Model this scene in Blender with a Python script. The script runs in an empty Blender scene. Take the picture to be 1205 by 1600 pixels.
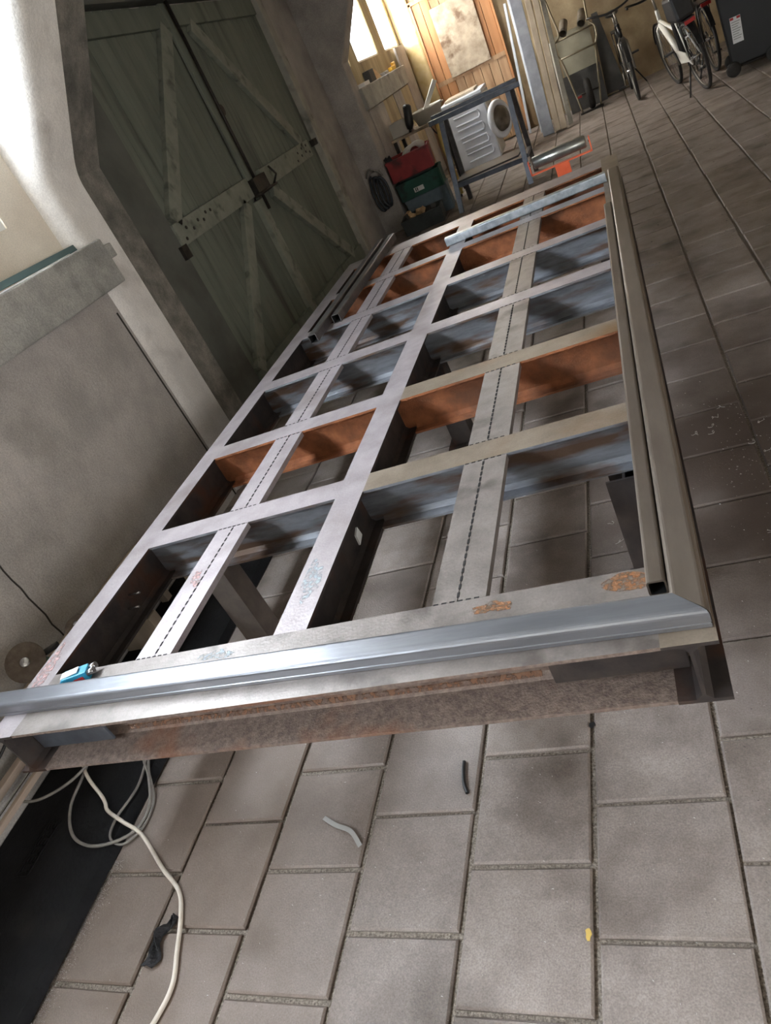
import bpy, math, random
from mathutils import Vector, Matrix
random.seed(7)
S = bpy.context.scene
COL = S.collection
PI = math.pi

# ---------------------------------------------------------------- camera
RM = ((0.8859086, 0.2092246, -0.4139940), (-0.2205361, -0.5951949, -0.7727269), (-0.4080806, 0.7758660, -0.4811467))
CAM = Vector((0.0, 0.0, 1.6))
FPX = 1110.6469
cam_d = bpy.data.cameras.new('camera')
cam = bpy.data.objects.new('camera', cam_d); COL.objects.link(cam)
cam_d.sensor_fit = 'HORIZONTAL'; cam_d.sensor_width = 36.0
cam_d.lens = 36.0 * FPX / 1205.0
cam_d.clip_start = 0.02
r0, r1, r2 = [Vector(r) for r in RM]
m = Matrix((r0, -r1, -r2)).transposed().to_4x4()
m.translation = CAM
cam.matrix_world = m
S.camera = cam

# ---------------------------------------------------------------- view, sky, daylight
S.view_settings.view_transform = 'Standard'
S.view_settings.look = 'None'
S.view_settings.exposure = 0.06
S.view_settings.gamma = 1.0
S.view_settings.use_curve_mapping = False
w = bpy.data.worlds.new('sky'); S.world = w; w.use_nodes = True
bg = w.node_tree.nodes['Background']
bg.inputs[0].default_value = (0.80, 0.90, 1.0, 1); bg.inputs[1].default_value = 2.6

def area(name, loc, direction, sx, sy, power, colr):
    d = bpy.data.lights.new(name, 'AREA'); d.shape = 'RECTANGLE'
    d.size = sx; d.size_y = sy; d.energy = power; d.color = colr
    o = bpy.data.objects.new(name, d); COL.objects.link(o)
    o.location = loc
    o.rotation_euler = Vector(direction).to_track_quat('-Z', 'Y').to_euler()
    return o
# daylight entering by the windows of the left wall and by the gateway on the right
area('daylight_near_window', (-2.98, 1.75, 2.25), (1, 0.05, -0.35), 2.3, 0.9, 300, (0.86, 0.93, 1.0))
area('daylight_rear_window', (-2.98, -0.8, 2.25), (1, 0.3, -0.35), 1.9, 0.9, 230, (0.86, 0.93, 1.0))
area('daylight_far_window', (-2.98, 10.9, 2.25), (1, -0.1, -0.35), 2.9, 0.9, 420, (1.0, 0.95, 0.87))
area('daylight_gateway', (3.75, -0.75, 1.45), (-1, 0.22, 0.12), 2.6, 2.0, 95, (1.0, 0.96, 0.93))

# ---------------------------------------------------------------- materials
def lin(c):
    return tuple(((x / 255.0) / 12.92 if x / 255.0 < 0.04045 else ((x / 255.0 + 0.055) / 1.055) ** 2.4) for x in c) + (1.0,)
MATS = {}
def mat(name, c1, c2=None, scale=6.0, rough=0.7, metal=0.0, bump=0.0, bscale=None, stretch=(1, 1, 1),
        c3=None, s3=1.5, t3=(0.55, 0.7), detail=6.0, lo=0.35, hi=0.65, spec=0.5, vary=0.0, grain=0.0, gscale=220.0):
    M = bpy.data.materials.new(name); M.use_nodes = True
    nt = M.node_tree; N = nt.nodes; L = nt.links
    b = N['Principled BSDF']
    b.inputs['Roughness'].default_value = rough
    b.inputs['Metallic'].default_value = metal
    b.inputs['Specular IOR Level'].default_value = spec
    MATS[name] = M
    if c2 is None and not bump:
        b.inputs['Base Color'].default_value = lin(c1); return M
    g = N.new('ShaderNodeNewGeometry')
    mp = N.new('ShaderNodeMapping'); mp.inputs['Scale'].default_value = stretch
    L.new(g.outputs['Position'], mp.inputs['Vector'])
    n = N.new('ShaderNodeTexNoise'); n.inputs['Scale'].default_value = scale; n.inputs['Detail'].default_value = detail
    n.inputs['Roughness'].default_value = 0.62
    L.new(mp.outputs[0], n.inputs['Vector'])
    r = N.new('ShaderNodeValToRGB'); r.color_ramp.elements[0].position = lo; r.color_ramp.elements[1].position = hi
    r.color_ramp.elements[0].color = lin(c1); r.color_ramp.elements[1].color = lin(c2 or c1)
    L.new(n.outputs['Fac'], r.inputs['Fac'])
    out = r.outputs['Color']
    if c3:
        n3 = N.new('ShaderNodeTexNoise'); n3.inputs['Scale'].default_value = s3; n3.inputs['Detail'].default_value = 5
        L.new(mp.outputs[0], n3.inputs['Vector'])
        r3 = N.new('ShaderNodeMapRange'); r3.inputs['From Min'].default_value = t3[0]; r3.inputs['From Max'].default_value = t3[1]
        L.new(n3.outputs['Fac'], r3.inputs['Value'])
        mx = N.new('ShaderNodeMix'); mx.data_type = 'RGBA'
        L.new(r3.outputs['Result'], mx.inputs['Factor']); L.new(out, mx.inputs['A']); mx.inputs['B'].default_value = lin(c3)
        out = mx.outputs['Result']
    if grain:
        ng = N.new('ShaderNodeTexNoise'); ng.inputs['Scale'].default_value = gscale; ng.inputs['Detail'].default_value = 3
        L.new(g.outputs['Position'], ng.inputs['Vector'])
        rg = N.new('ShaderNodeMapRange'); rg.inputs['From Min'].default_value = 0.32; rg.inputs['From Max'].default_value = 0.68
        rg.inputs['To Min'].default_value = 1 - grain; rg.inputs['To Max'].default_value = 1 + grain
        L.new(ng.outputs['Fac'], rg.inputs['Value'])
        hg = N.new('ShaderNodeHueSaturation'); L.new(rg.outputs['Result'], hg.inputs['Value']); L.new(out, hg.inputs['Color'])
        out = hg.outputs['Color']
    if vary:
        oi = N.new('ShaderNodeObjectInfo'); mr = N.new('ShaderNodeMapRange')
        mr.inputs['To Min'].default_value = 1 - vary; mr.inputs['To Max'].default_value = 1 + vary
        L.new(oi.outputs['Random'], mr.inputs['Value'])
        hv = N.new('ShaderNodeHueSaturation'); L.new(mr.outputs['Result'], hv.inputs['Value']); L.new(out, hv.inputs['Color'])
        out = hv.outputs['Color']
    L.new(out, b.inputs['Base Color'])
    if bump:
        nb = N.new('ShaderNodeTexNoise'); nb.inputs['Scale'].default_value = bscale or scale * 4; nb.inputs['Detail'].default_value = 8
        L.new(mp.outputs[0], nb.inputs['Vector'])
        bp = N.new('ShaderNodeBump'); bp.inputs['Strength'].default_value = bump; bp.inputs['Distance'].default_value = 0.01
        L.new(nb.outputs['Fac'], bp.inputs['Height']); L.new(bp.outputs[0], b.inputs['Normal'])
    return M

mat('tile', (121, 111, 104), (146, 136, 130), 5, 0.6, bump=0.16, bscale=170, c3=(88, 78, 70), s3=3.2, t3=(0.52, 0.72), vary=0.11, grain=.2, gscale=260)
def brown_patch(M, cx, cy, rx, ry, colr, amount):
    # darkens the floor colour towards brown in an oval with a ragged outline
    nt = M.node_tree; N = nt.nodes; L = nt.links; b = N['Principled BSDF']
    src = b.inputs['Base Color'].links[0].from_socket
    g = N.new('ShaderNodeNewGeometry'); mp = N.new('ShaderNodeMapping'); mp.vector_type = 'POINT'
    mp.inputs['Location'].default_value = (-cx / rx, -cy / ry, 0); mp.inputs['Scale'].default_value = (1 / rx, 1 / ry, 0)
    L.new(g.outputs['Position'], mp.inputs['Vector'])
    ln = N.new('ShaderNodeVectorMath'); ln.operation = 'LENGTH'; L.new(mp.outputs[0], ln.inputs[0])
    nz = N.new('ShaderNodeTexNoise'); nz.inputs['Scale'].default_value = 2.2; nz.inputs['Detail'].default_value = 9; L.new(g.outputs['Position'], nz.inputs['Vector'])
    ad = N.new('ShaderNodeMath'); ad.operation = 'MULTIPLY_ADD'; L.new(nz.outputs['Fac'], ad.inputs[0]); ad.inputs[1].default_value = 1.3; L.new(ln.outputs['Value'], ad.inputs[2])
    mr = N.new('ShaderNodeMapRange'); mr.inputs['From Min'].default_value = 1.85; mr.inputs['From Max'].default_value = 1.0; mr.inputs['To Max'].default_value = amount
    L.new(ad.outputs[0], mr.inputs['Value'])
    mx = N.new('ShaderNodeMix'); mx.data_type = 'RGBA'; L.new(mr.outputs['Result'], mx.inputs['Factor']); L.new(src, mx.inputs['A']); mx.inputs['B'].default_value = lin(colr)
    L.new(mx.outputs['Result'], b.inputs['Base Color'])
brown_patch(MATS['tile'], .28, 2.35, .8, 1.3, (62, 50, 42), .92)  # rust dust plus the shade right of the frame, painted into the tiles
brown_patch(MATS['tile'], -1.55, .9, .65, 1.2, (106, 89, 74), .6)  # browner, darker tile colour at the front left
mat('grout', (88, 79, 70), (160, 150, 138), 160, 0.9, bump=0.6, bscale=200)
mat('concrete_grey', (150, 145, 140), (178, 172, 166), 3.0, 0.85, bump=0.35, bscale=60, c3=(124, 119, 114), s3=1.2, grain=.16, gscale=150)
mat('concrete_ledge', (142, 141, 136), (172, 170, 163), 5, 0.85, bump=0.4, bscale=70, c3=(112, 112, 106), s3=4, grain=.16, gscale=150)
mat('plaster_cream', (214, 203, 187), (232, 223, 208), 2.5, 0.85, bump=0.15, bscale=50, c3=(196, 183, 165), s3=1.3, grain=.09, gscale=150)
mat('plaster_white', (216, 212, 206), (236, 232, 226), 4, 0.8, bump=0.3, bscale=60, c3=(196, 191, 184), s3=5, t3=(0.55, 0.75), grain=.09, gscale=150)
mat('rough_plaster', (104, 101, 94), (140, 135, 126), 8, 0.9, bump=0.5, bscale=60, c3=(84, 84, 78), s3=3, grain=.16, gscale=150)
mat('plaster_tan', (150, 132, 104), (184, 166, 134), 3, 0.9, bump=0.25, bscale=50, c3=(128, 108, 80), s3=1.1, t3=(0.48, 0.7), grain=.09, gscale=150)
mat('plaster_yellow', (186, 162, 104), (210, 192, 150), 4, 0.85, bump=0.25, c3=(224, 216, 202), s3=2.0)
mat('ceiling_board', (120, 112, 100), (142, 134, 120), 3, 0.9, bump=0.2)
mat('door_paint', (100, 106, 95), (116, 121, 109), 9, 0.75, bump=0.3, bscale=60, stretch=(1, 1, 0.12), c3=(66, 68, 60), s3=5, vary=0.08)
mat('door_paint_pale', (122, 126, 114), (140, 142, 129), 9, 0.75, bump=0.3, bscale=60, c3=(86, 86, 78), s3=8)
mat('post_pale', (146, 144, 134), (168, 164, 152), 7, 0.8, bump=0.3, c3=(110, 108, 100), s3=6)
mat('dark_frame', (82, 84, 78), (100, 101, 94), 3, 0.8, bump=0.2, c3=(70, 70, 64), s3=2)
mat('iron_dark', (40, 38, 36), (62, 56, 50), 20, 0.55, 0.5, bump=0.2)
mat('wood_orange', (168, 116, 74), (194, 142, 98), 10, 0.55, bump=0.2, stretch=(1, 1, 0.1), c3=(150, 96, 56), s3=3, vary=0.07)
mat('wood_worn', (150, 116, 86), (186, 156, 124), 12, 0.8, bump=0.3, stretch=(1, 1, 0.12), c3=(126, 92, 64), s3=3, vary=0.08)
mat('board_grey', (150, 136, 118), (188, 174, 154), 7, 0.85, bump=0.3, c3=(112, 92, 74), s3=5, t3=(0.55, 0.68))
mat('wall_board', (160, 144, 112), (190, 174, 140), 6, 0.85, bump=0.2, stretch=(1, 1, 0.15), c3=(132, 120, 98), s3=2)

steel_args = dict(rough=0.42, metal=0.3, bump=0.10, bscale=120, spec=0.5, grain=.07, gscale=180)
mat('steel_top', (148, 140, 141), (168, 160, 162), 9, c3=(128, 118, 115), s3=3.5, t3=(0.55, 0.75), **steel_args)
mat('steel_ochre', (116, 104, 90), (138, 126, 112), 8, c3=(118, 92, 64), s3=3.0, t3=(0.56, 0.72), **steel_args)
mat('steel_blotch', (116, 109, 104), (138, 130, 125), 10, c3=(94, 87, 82), s3=7, t3=(0.55, 0.66), **steel_args)
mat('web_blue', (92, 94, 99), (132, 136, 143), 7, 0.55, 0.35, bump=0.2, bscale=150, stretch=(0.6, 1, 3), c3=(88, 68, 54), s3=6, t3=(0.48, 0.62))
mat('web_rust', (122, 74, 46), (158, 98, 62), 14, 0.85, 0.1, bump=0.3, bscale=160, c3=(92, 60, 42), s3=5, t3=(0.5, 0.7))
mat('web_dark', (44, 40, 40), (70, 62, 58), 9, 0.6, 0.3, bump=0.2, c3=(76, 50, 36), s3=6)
mat('web_front', (100, 86, 78), (136, 120, 110), 70, 0.7, 0.2, bump=0.35, bscale=180, c3=(128, 82, 54), s3=4, t3=(0.55, 0.72))
mat('rust_bright', (136, 92, 56), (114, 88, 66), 60, 0.85, bump=0.3, lo=.42, hi=.62)
def speckle(name, thr, scale=70.0):
    # a worn smear: the mark only covers the metal in specks
    M = MATS[name]; nt = M.node_tree; N = nt.nodes; L = nt.links
    g = N.new('ShaderNodeNewGeometry'); n_ = N.new('ShaderNodeTexNoise'); n_.inputs['Scale'].default_value = scale; n_.inputs['Detail'].default_value = 6
    L.new(g.outputs['Position'], n_.inputs['Vector'])
    mr = N.new('ShaderNodeMapRange'); mr.inputs['From Min'].default_value = thr - .08; mr.inputs['From Max'].default_value = thr + .14
    L.new(n_.outputs['Fac'], mr.inputs['Value']); L.new(mr.outputs['Result'], N['Principled BSDF'].inputs['Alpha'])
mat('leg_steel', (92, 84, 78), (116, 106, 98), 12, .5, .3, bump=.15)
mat('rust_line', (128, 82, 52), (112, 86, 68), 70, .85, bump=.3)
mat('dash_black', (18, 16, 16), rough=0.9)
mat('chalk_blue', (172, 180, 182), (150, 160, 168), 60, 0.9)
mat('paint_red', (176, 136, 132), (182, 156, 154), 30, 0.6)
SPECK = (('chalk_blue', .5), ('paint_red', .48), ('rust_bright', .42), ('rust_line', .46))
mat('tube_silver', (128, 130, 136), (154, 157, 163), 12, 0.3, 0.75, bump=0.06, bscale=90, stretch=(0.15, 1, 1), c3=(120, 122, 128), s3=5)
mat('tube_dull', (98, 88, 79), (118, 108, 98), 10, 0.42, 0.6, bump=0.1, stretch=(1, 0.2, 1), c3=(96, 86, 74), s3=4)
mat('tube_black', (92, 89, 89), (116, 112, 111), 12, 0.4, 0.6, bump=0.08)
mat('tube_black_top', (120, 116, 116), (146, 142, 140), 12, 0.4, 0.6, bump=0.08)
mat('galv', (150, 160, 168), (188, 196, 202), 26, 0.36, 0.75, bump=0.05)
mat('tube_inside', (14, 14, 15), rough=0.9)

mat('black_mat', (16, 16, 17), (25, 25, 27), 8, 0.85, spec=.2, bump=0.3, bscale=60, c3=(46, 42, 38), s3=2.5, t3=(0.58, 0.8))
mat('cable_white', (206, 196, 182), (220, 212, 200), 30, 0.5)
mat('cable_grey', (112, 108, 104), (134, 130, 124), 30, 0.5)
mat('cable_black', (26, 26, 27), rough=0.5)
mat('rag_black', (18, 18, 20), (34, 34, 38), 30, 0.8, bump=0.4)
mat('swarf', (190, 186, 182), (225, 222, 218), 60, 0.35, 0.6)
mat('flake_yellow', (200, 170, 90), rough=0.8)
mat('bar_tan', (150, 132, 118), (172, 156, 142), 14, 0.7, bump=0.2, stretch=(1, 0.2, 1))
mat('grinder_green', (66, 92, 78), (92, 120, 104), 14, 0.5)
mat('grinder_disc', (92, 80, 70), (116, 104, 92), 40, 0.85, bump=0.3)
mat('chrome', (190, 190, 192), rough=0.25, metal=0.9)
mat('blue_plastic', (40, 140, 178), (54, 156, 192), 20, 0.4)
mat('red_plastic', (176, 40, 40), (190, 54, 50), 20, 0.45)
mat('white_paper', (222, 222, 220), rough=0.7)
mat('label_grey', (150, 148, 144), rough=0.7)

mat('enamel_white', (214, 220, 232), (226, 231, 240), 5, 0.35)
mat('washer_front', (196, 196, 192), (212, 212, 206), 5, 0.45)
mat('glass_smoke', (84, 76, 64), (120, 110, 96), 8, 0.15)
mat('steel_blue', (78, 83, 91), (102, 107, 116), 10, 0.4, 0.5, bump=0.1)
mat('orange_paint', (214, 84, 44), (224, 100, 58), 10, 0.5)
mat('roller_steel', (150, 152, 148), (176, 178, 172), 16, 0.3, 0.8)
mat('crate_red', (128, 30, 32), (150, 42, 42), 6, 0.6, c3=(84, 30, 30), s3=7, t3=(.5, .66))
mat('crate_green', (20, 70, 58), (30, 86, 72), 6, 0.6, c3=(24, 44, 40), s3=7, t3=(.5, .66))
mat('crate_grey', (84, 100, 112), (104, 120, 130), 6, 0.55)
mat('crate_black', (42, 48, 48), (60, 66, 66), 6, 0.6)
mat('wood_chip', (186, 152, 110), (214, 184, 142), 30, 0.8, bump=0.3)
mat('tub_white', (172, 168, 158), (190, 186, 176), 6, 0.5)
mat('plastic_black', (22, 22, 23), (36, 36, 38), 10, 0.5)
mat('pvc_white', (208, 206, 196), rough=0.4)
mat('timber_beam', (140, 128, 112), (166, 152, 134), 9, 0.75, bump=0.2, stretch=(1, 1, 0.12))
mat('steel_plank', (124, 128, 138), (150, 154, 164), 6, 0.5, 0.4, bump=0.15)
mat('pole_pale', (186, 194, 206), (206, 212, 222), 8, 0.5)
mat('cardboard', (128, 124, 108), (148, 144, 126), 4, 0.85)
mat('panel_dark', (60, 60, 60), (82, 80, 76), 4, 0.7)
mat('tube_tan', (128, 118, 98), (150, 140, 118), 10, 0.45, 0.4)
mat('clay_pipe', (112, 104, 92), (138, 128, 114), 10, 0.85)
mat('tyre', (32, 30, 28), (46, 43, 40), 20, 0.75)
mat('bike_black', (24, 24, 25), rough=0.35)
mat('bike_white', (216, 214, 206), rough=0.35)
mat('bike_grey', (132, 126, 116), rough=0.4, metal=0.4)
mat('rim', (120, 116, 108), rough=0.35, metal=0.7)
mat('light_red', (170, 30, 26), rough=0.3)
mat('bin_black', (12, 12, 12), (18, 18, 18), 6, 0.5)
mat('yellow_item', (226, 178, 58), rough=0.5)
mat('rope_yellow', (176, 148, 78), (196, 170, 98), 20, 0.8)
mat('hose_dark', (40, 44, 50), (60, 66, 72), 20, 0.55)
mat('strap_teal', (84, 104, 104), rough=0.6)
mat('rail_white', (232, 232, 228), rough=0.5)

def pane_mat():
    M = bpy.data.materials.new('dusty_pane'); M.use_nodes = True
    nt = M.node_tree; N = nt.nodes; L = nt.links
    for n in list(N):
        if n.type == 'BSDF_PRINCIPLED': N.remove(n)
    t = N.new('ShaderNodeBsdfTransparent'); tl = N.new('ShaderNodeBsdfTranslucent'); mx = N.new('ShaderNodeMixShader')
    tl.inputs[0].default_value = (0.9, 0.92, 0.95, 1); mx.inputs[0].default_value = 0.35
    L.new(t.outputs[0], mx.inputs[1]); L.new(tl.outputs[0], mx.inputs[2])
    L.new(mx.outputs[0], N['Material Output'].inputs[0])
    MATS['dusty_pane'] = M
pane_mat()

for nm, th in SPECK: speckle(nm, th)

# ---------------------------------------------------------------- mesh helpers
class MB:
    def __init__(s): s.v = []; s.f = []; s.mi = []; s.sm = []
    def add(s, vs, fs, mi=0, smooth=False):
        o = len(s.v); s.v += [tuple(p) for p in vs]
        for f in fs:
            s.f.append(tuple(o + i for i in f)); s.mi.append(mi); s.sm.append(smooth)
        return s
    def box(s, x0, x1, y0, y1, z0, z1, mi=0, top=None):
        vs = [(x0, y0, z0), (x1, y0, z0), (x1, y1, z0), (x0, y1, z0), (x0, y0, z1), (x1, y0, z1), (x1, y1, z1), (x0, y1, z1)]
        fs = [(0, 3, 2, 1), (4, 5, 6, 7), (0, 1, 5, 4), (1, 2, 6, 5), (2, 3, 7, 6), (3, 0, 4, 7)]
        o = len(s.v); s.v += vs
        for i, f in enumerate(fs):
            s.f.append(tuple(o + k for k in f)); s.mi.append(top if (top is not None and i == 1) else mi); s.sm.append(False)
        return s
    def obox(s, c, ax, ay, az, hx, hy, hz, mi=0):
        c = Vector(c); ax = Vector(ax).normalized(); ay = Vector(ay).normalized(); az = Vector(az).normalized()
        vs = [c + ax * hx * i + ay * hy * j + az * hz * k for k in (-1, 1) for j, i in ((-1, -1), (-1, 1), (1, 1), (1, -1))]
        return s.add(vs, [(0, 3, 2, 1), (4, 5, 6, 7), (0, 1, 5, 4), (1, 2, 6, 5), (2, 3, 7, 6), (3, 0, 4, 7)], mi)
    def bar(s, p0, p1, wdt, thk, up=(0, 0, 1), mi=0):
        p0 = Vector(p0); p1 = Vector(p1); d = p1 - p0; ln = d.length; d.normalize()
        up = Vector(up); sd = d.cross(up)
        if sd.length < 1e-5: sd = d.cross(Vector((1, 0, 0)))
        sd.normalize(); u = sd.cross(d)
        return s.obox((p0 + p1) / 2, d, sd, u, ln / 2, wdt / 2, thk / 2, mi)
    def tube(s, pts, r, n=8, closed=False, caps=True, mi=0):
        pts = [Vector(p) for p in pts]; N = len(pts); rs = r if isinstance(r, (list, tuple)) else [r] * N
        vs = []; ref = None
        for i, p in enumerate(pts):
            if closed: d = pts[(i + 1) % N] - pts[i - 1]
            else: d = pts[min(i + 1, N - 1)] - pts[max(i - 1, 0)]
            d.normalize()
            if ref is None:
                ref = Vector((0, 0, 1)) if abs(d.z) < 0.9 else Vector((1, 0, 0))
            a = d.cross(ref).normalized(); b = a.cross(d).normalized(); ref = b
            for k in range(n):
                t = 2 * PI * k / n; vs.append(p + (a * math.cos(t) + b * math.sin(t)) * rs[i])
        fs = []
        M_ = N if closed else N - 1
        for i in range(M_):
            for k in range(n):
                a = i * n + k; b_ = i * n + (k + 1) % n; c = ((i + 1) % N) * n + (k + 1) % n; d_ = ((i + 1) % N) * n + k
                fs.append((a, b_, c, d_))
        s.add(vs, fs, mi, True)
        if caps and not closed:
            o = len(s.v) - N * n
            s.f.append(tuple(o + k for k in reversed(range(n)))); s.mi.append(mi); s.sm.append(False)
            s.f.append(tuple(o + (N - 1) * n + k for k in range(n))); s.mi.append(mi); s.sm.append(False)
        return s
    def cyl(s, p0, p1, r, n=12, mi=0, r1=None):
        return s.tube([p0, p1], [r, r if r1 is None else r1], n, mi=mi)
    def ring(s, c, nrm, R, r, n=32, k=8, mi=0):
        c = Vector(c); nrm = Vector(nrm).normalized(); a = nrm.orthogonal().normalized(); b = nrm.cross(a)
        return s.tube([c + (a * math.cos(2 * PI * i / n) + b * math.sin(2 * PI * i / n)) * R for i in range(n)], r, k, closed=True, mi=mi)
    def prism(s, poly, axis, a0, a1, mi=0, smooth=False):
        def P(u, v, t):
            return {'x': (t, u, v), 'y': (u, t, v), 'z': (u, v, t)}[axis]
        n = len(poly)
        vs = [P(u, v, a0) for u, v in poly] + [P(u, v, a1) for u, v in poly]
        s.add(vs, [tuple(range(n - 1, -1, -1)), tuple(range(n, 2 * n))], mi)
        o = len(s.v) - 2 * n
        for i in range(n):
            j = (i + 1) % n
            s.f.append((o + i, o + j, o + n + j, o + n + i)); s.mi.append(mi); s.sm.append(smooth)
        return s
    def lathe(s, c, axis, prof, n=20, mi=0):
        c = Vector(c); ax = Vector(axis).normalized(); a = ax.orthogonal().normalized(); b = ax.cross(a)
        vs = []
        for (r, h) in prof:
            for k in range(n):
                t = 2 * PI * k / n; vs.append(c + ax * h + (a * math.cos(t) + b * math.sin(t)) * r)
        fs = []
        for i in range(len(prof) - 1):
            for k in range(n):
                fs.append((i * n + k, i * n + (k + 1) % n, (i + 1) * n + (k + 1) % n, (i + 1) * n + k))
        s.add(vs, fs, mi, True)
        return s
    def hollow(s, p0, p1, wdt, hgt, t, rad=0.006, up=(0, 0, 1), mi=0, mi_in=None):
        p0 = Vector(p0); p1 = Vector(p1); d = (p1 - p0).normalized(); sd = d.cross(Vector(up)).normalized(); u = sd.cross(d)
        def rr(w_, h_, r_):
            pts = []
            for cx, cy, a0 in ((1, 1, 0), (-1, 1, 90), (-1, -1, 180), (1, -1, 270)):
                for k in range(4):
                    t_ = math.radians(a0 + 30 * k)
                    pts.append((cx * (w_ / 2 - r_) + r_ * math.cos(t_), cy * (h_ / 2 - r_) + r_ * math.sin(t_)))
            return pts
        A = rr(wdt, hgt, rad); B = rr(wdt - 2 * t, hgt - 2 * t, max(rad - t, 0.001)); n = len(A)
        vs = [q + sd * a + u * b for q in (p0, p1) for ring in (A, B) for a, b in ring]
        fs = []; inn = []
        for i in range(n):
            j = (i + 1) % n
            fs.append((i, j, 2 * n + j, 2 * n + i))
            inn.append((n + j, n + i, 3 * n + i, 3 * n + j))
            fs.append((j, i, n + i, n + j)); fs.append((2 * n + i, 2 * n + j, 3 * n + j, 3 * n + i))
        o = len(s.v); s.v += [tuple(v) for v in vs]
        for f in fs: s.f.append(tuple(o + i for i in f)); s.mi.append(mi); s.sm.append(False)
        for f in inn: s.f.append(tuple(o + i for i in f)); s.mi.append(mi if mi_in is None else mi_in); s.sm.append(False)
        return s
    def mesh(s, name, mats):
        me = bpy.data.meshes.new(name); me.from_pydata(s.v, [], s.f)
        for k in ([mats] if isinstance(mats, str) else mats): me.materials.append(MATS[k])
        me.polygons.foreach_set('material_index', s.mi); me.polygons.foreach_set('use_smooth', s.sm)
        me.update(); return me
    def build(s, name, mats, parent=None, local=False, bevel=0.0):
        if parent is not None and not local:
            off = Vector((0, 0, 0)); q = parent
            while q is not None: off += q.location; q = q.parent
            s.v = [tuple(Vector(p) - off) for p in s.v]
        o = bpy.data.objects.new(name, s.mesh(name, mats)); COL.objects.link(o)
        if parent is not None: o.parent = parent
        if bevel:
            b = o.modifiers.new('bevel', 'BEVEL'); b.width = bevel; b.segments = 2; b.limit_method = 'ANGLE'; b.angle_limit = math.radians(40)
        return o
def tag(o, label, cat, group=None, kind=None):
    o['label'] = label
    if cat: o['category'] = cat
    if group: o['group'] = group
    if kind: o['kind'] = kind
    return o
def thing(name, loc, label, cat, group=None, rot=(0, 0, 0)):
    o = bpy.data.objects.new(name, None); o.empty_display_size = 0.1; COL.objects.link(o)
    o.location = loc; o.rotation_euler = rot
    return tag(o, label, cat, group)
def struct(o, label=None):
    o['kind'] = 'structure'
    if label: o['label'] = label
    return o
def smooth_path(pts, per=8):
    P = [Vector(p) for p in pts]; out = []
    for i in range(len(P) - 1):
        p0 = P[max(i - 1, 0)]; p1 = P[i]; p2 = P[i + 1]; p3 = P[min(i + 2, len(P) - 1)]
        for k in range(per):
            t = k / per
            out.append(0.5 * ((2 * p1) + (p2 - p0) * t + (2 * p0 - 5 * p1 + 4 * p2 - p3) * t * t + (3 * p1 - p0 - 3 * p2 + p3) * t ** 3))
    out.append(P[-1]); return out
def project(p):
    q = Vector(p) - CAM; z = q.dot(r2)
    if z < 0.05: return None
    return (602.5 + FPX * q.dot(r0) / z, 800 + FPX * q.dot(r1) / z)

# ================================================================= THE SETTING
XL = -2.5; YE = 12.2; ZC = 3.3; XR = 3.4; YB = -2.4
# floor: grout bed with separate paving tiles
fl = MB().box(-3.1, XR + 0.2, YB - 1.5, YE + 0.3, -0.12, -0.012).build('floor', 'grout')
struct(fl, 'floor of square concrete paving tiles with gritty joints')
TX, TY = 0.3065, 0.311
tiles = []
for j in range(-9, 12):
    x0 = -0.1105 + TX * j
    ph = 1.03 if j % 2 else 1.19
    i0 = int((YB - 1.2 - ph) / TY) - 1
    y = ph + TY * i0
    while y < YE:
        if y > YB - 1.2:
            tiles.append((x0, y))
        y += TY
def tile_area(t):
    ps = [project((t[0] + a * TX, t[1] + b * TY, 0)) for a, b in ((0, 0), (1, 0), (1, 1), (0, 1))]
    if any(p is None for p in ps): return 0
    cx = sum(p[0] for p in ps) / 4; cy = sum(p[1] for p in ps) / 4
    if not (-60 < cx < 1265 and -60 < cy < 1660): return 0
    return abs(sum(ps[i][0] * ps[(i + 1) % 4][1] - ps[(i + 1) % 4][0] * ps[i][1] for i in range(4))) / 2
tiles.sort(key=tile_area, reverse=True)
def tile_geo(mb, x0, y0, x1, y1, z, c=0.005):
    vs = [(x0, y0, -0.03), (x1, y0, -0.03), (x1, y1, -0.03), (x0, y1, -0.03),
          (x0, y0, z - c), (x1, y0, z - c), (x1, y1, z - c), (x0, y1, z - c),
          (x0 + c, y0 + c, z), (x1 - c, y0 + c, z), (x1 - c, y1 - c, z), (x0 + c, y1 - c, z)]
    fs = [(0, 1, 5, 4), (1, 2, 6, 5), (2, 3, 7, 6), (3, 0, 4, 7), (4, 5, 9, 8), (5, 6, 10, 9), (6, 7, 11, 10), (7, 4, 8, 11), (8, 9, 10, 11)]
    mb.add(vs, fs)
variants = []
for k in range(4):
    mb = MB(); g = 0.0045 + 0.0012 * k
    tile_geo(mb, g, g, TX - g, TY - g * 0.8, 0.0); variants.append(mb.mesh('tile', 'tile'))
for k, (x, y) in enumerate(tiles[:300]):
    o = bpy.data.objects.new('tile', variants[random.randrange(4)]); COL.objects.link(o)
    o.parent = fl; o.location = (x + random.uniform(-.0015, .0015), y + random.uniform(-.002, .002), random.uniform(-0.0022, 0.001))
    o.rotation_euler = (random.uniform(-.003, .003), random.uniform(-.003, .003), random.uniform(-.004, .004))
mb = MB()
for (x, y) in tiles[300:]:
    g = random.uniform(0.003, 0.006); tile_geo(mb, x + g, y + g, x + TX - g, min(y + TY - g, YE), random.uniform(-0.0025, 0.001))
o = mb.build('outlying_tiles', 'tile', fl); o['kind'] = 'stuff'

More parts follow.
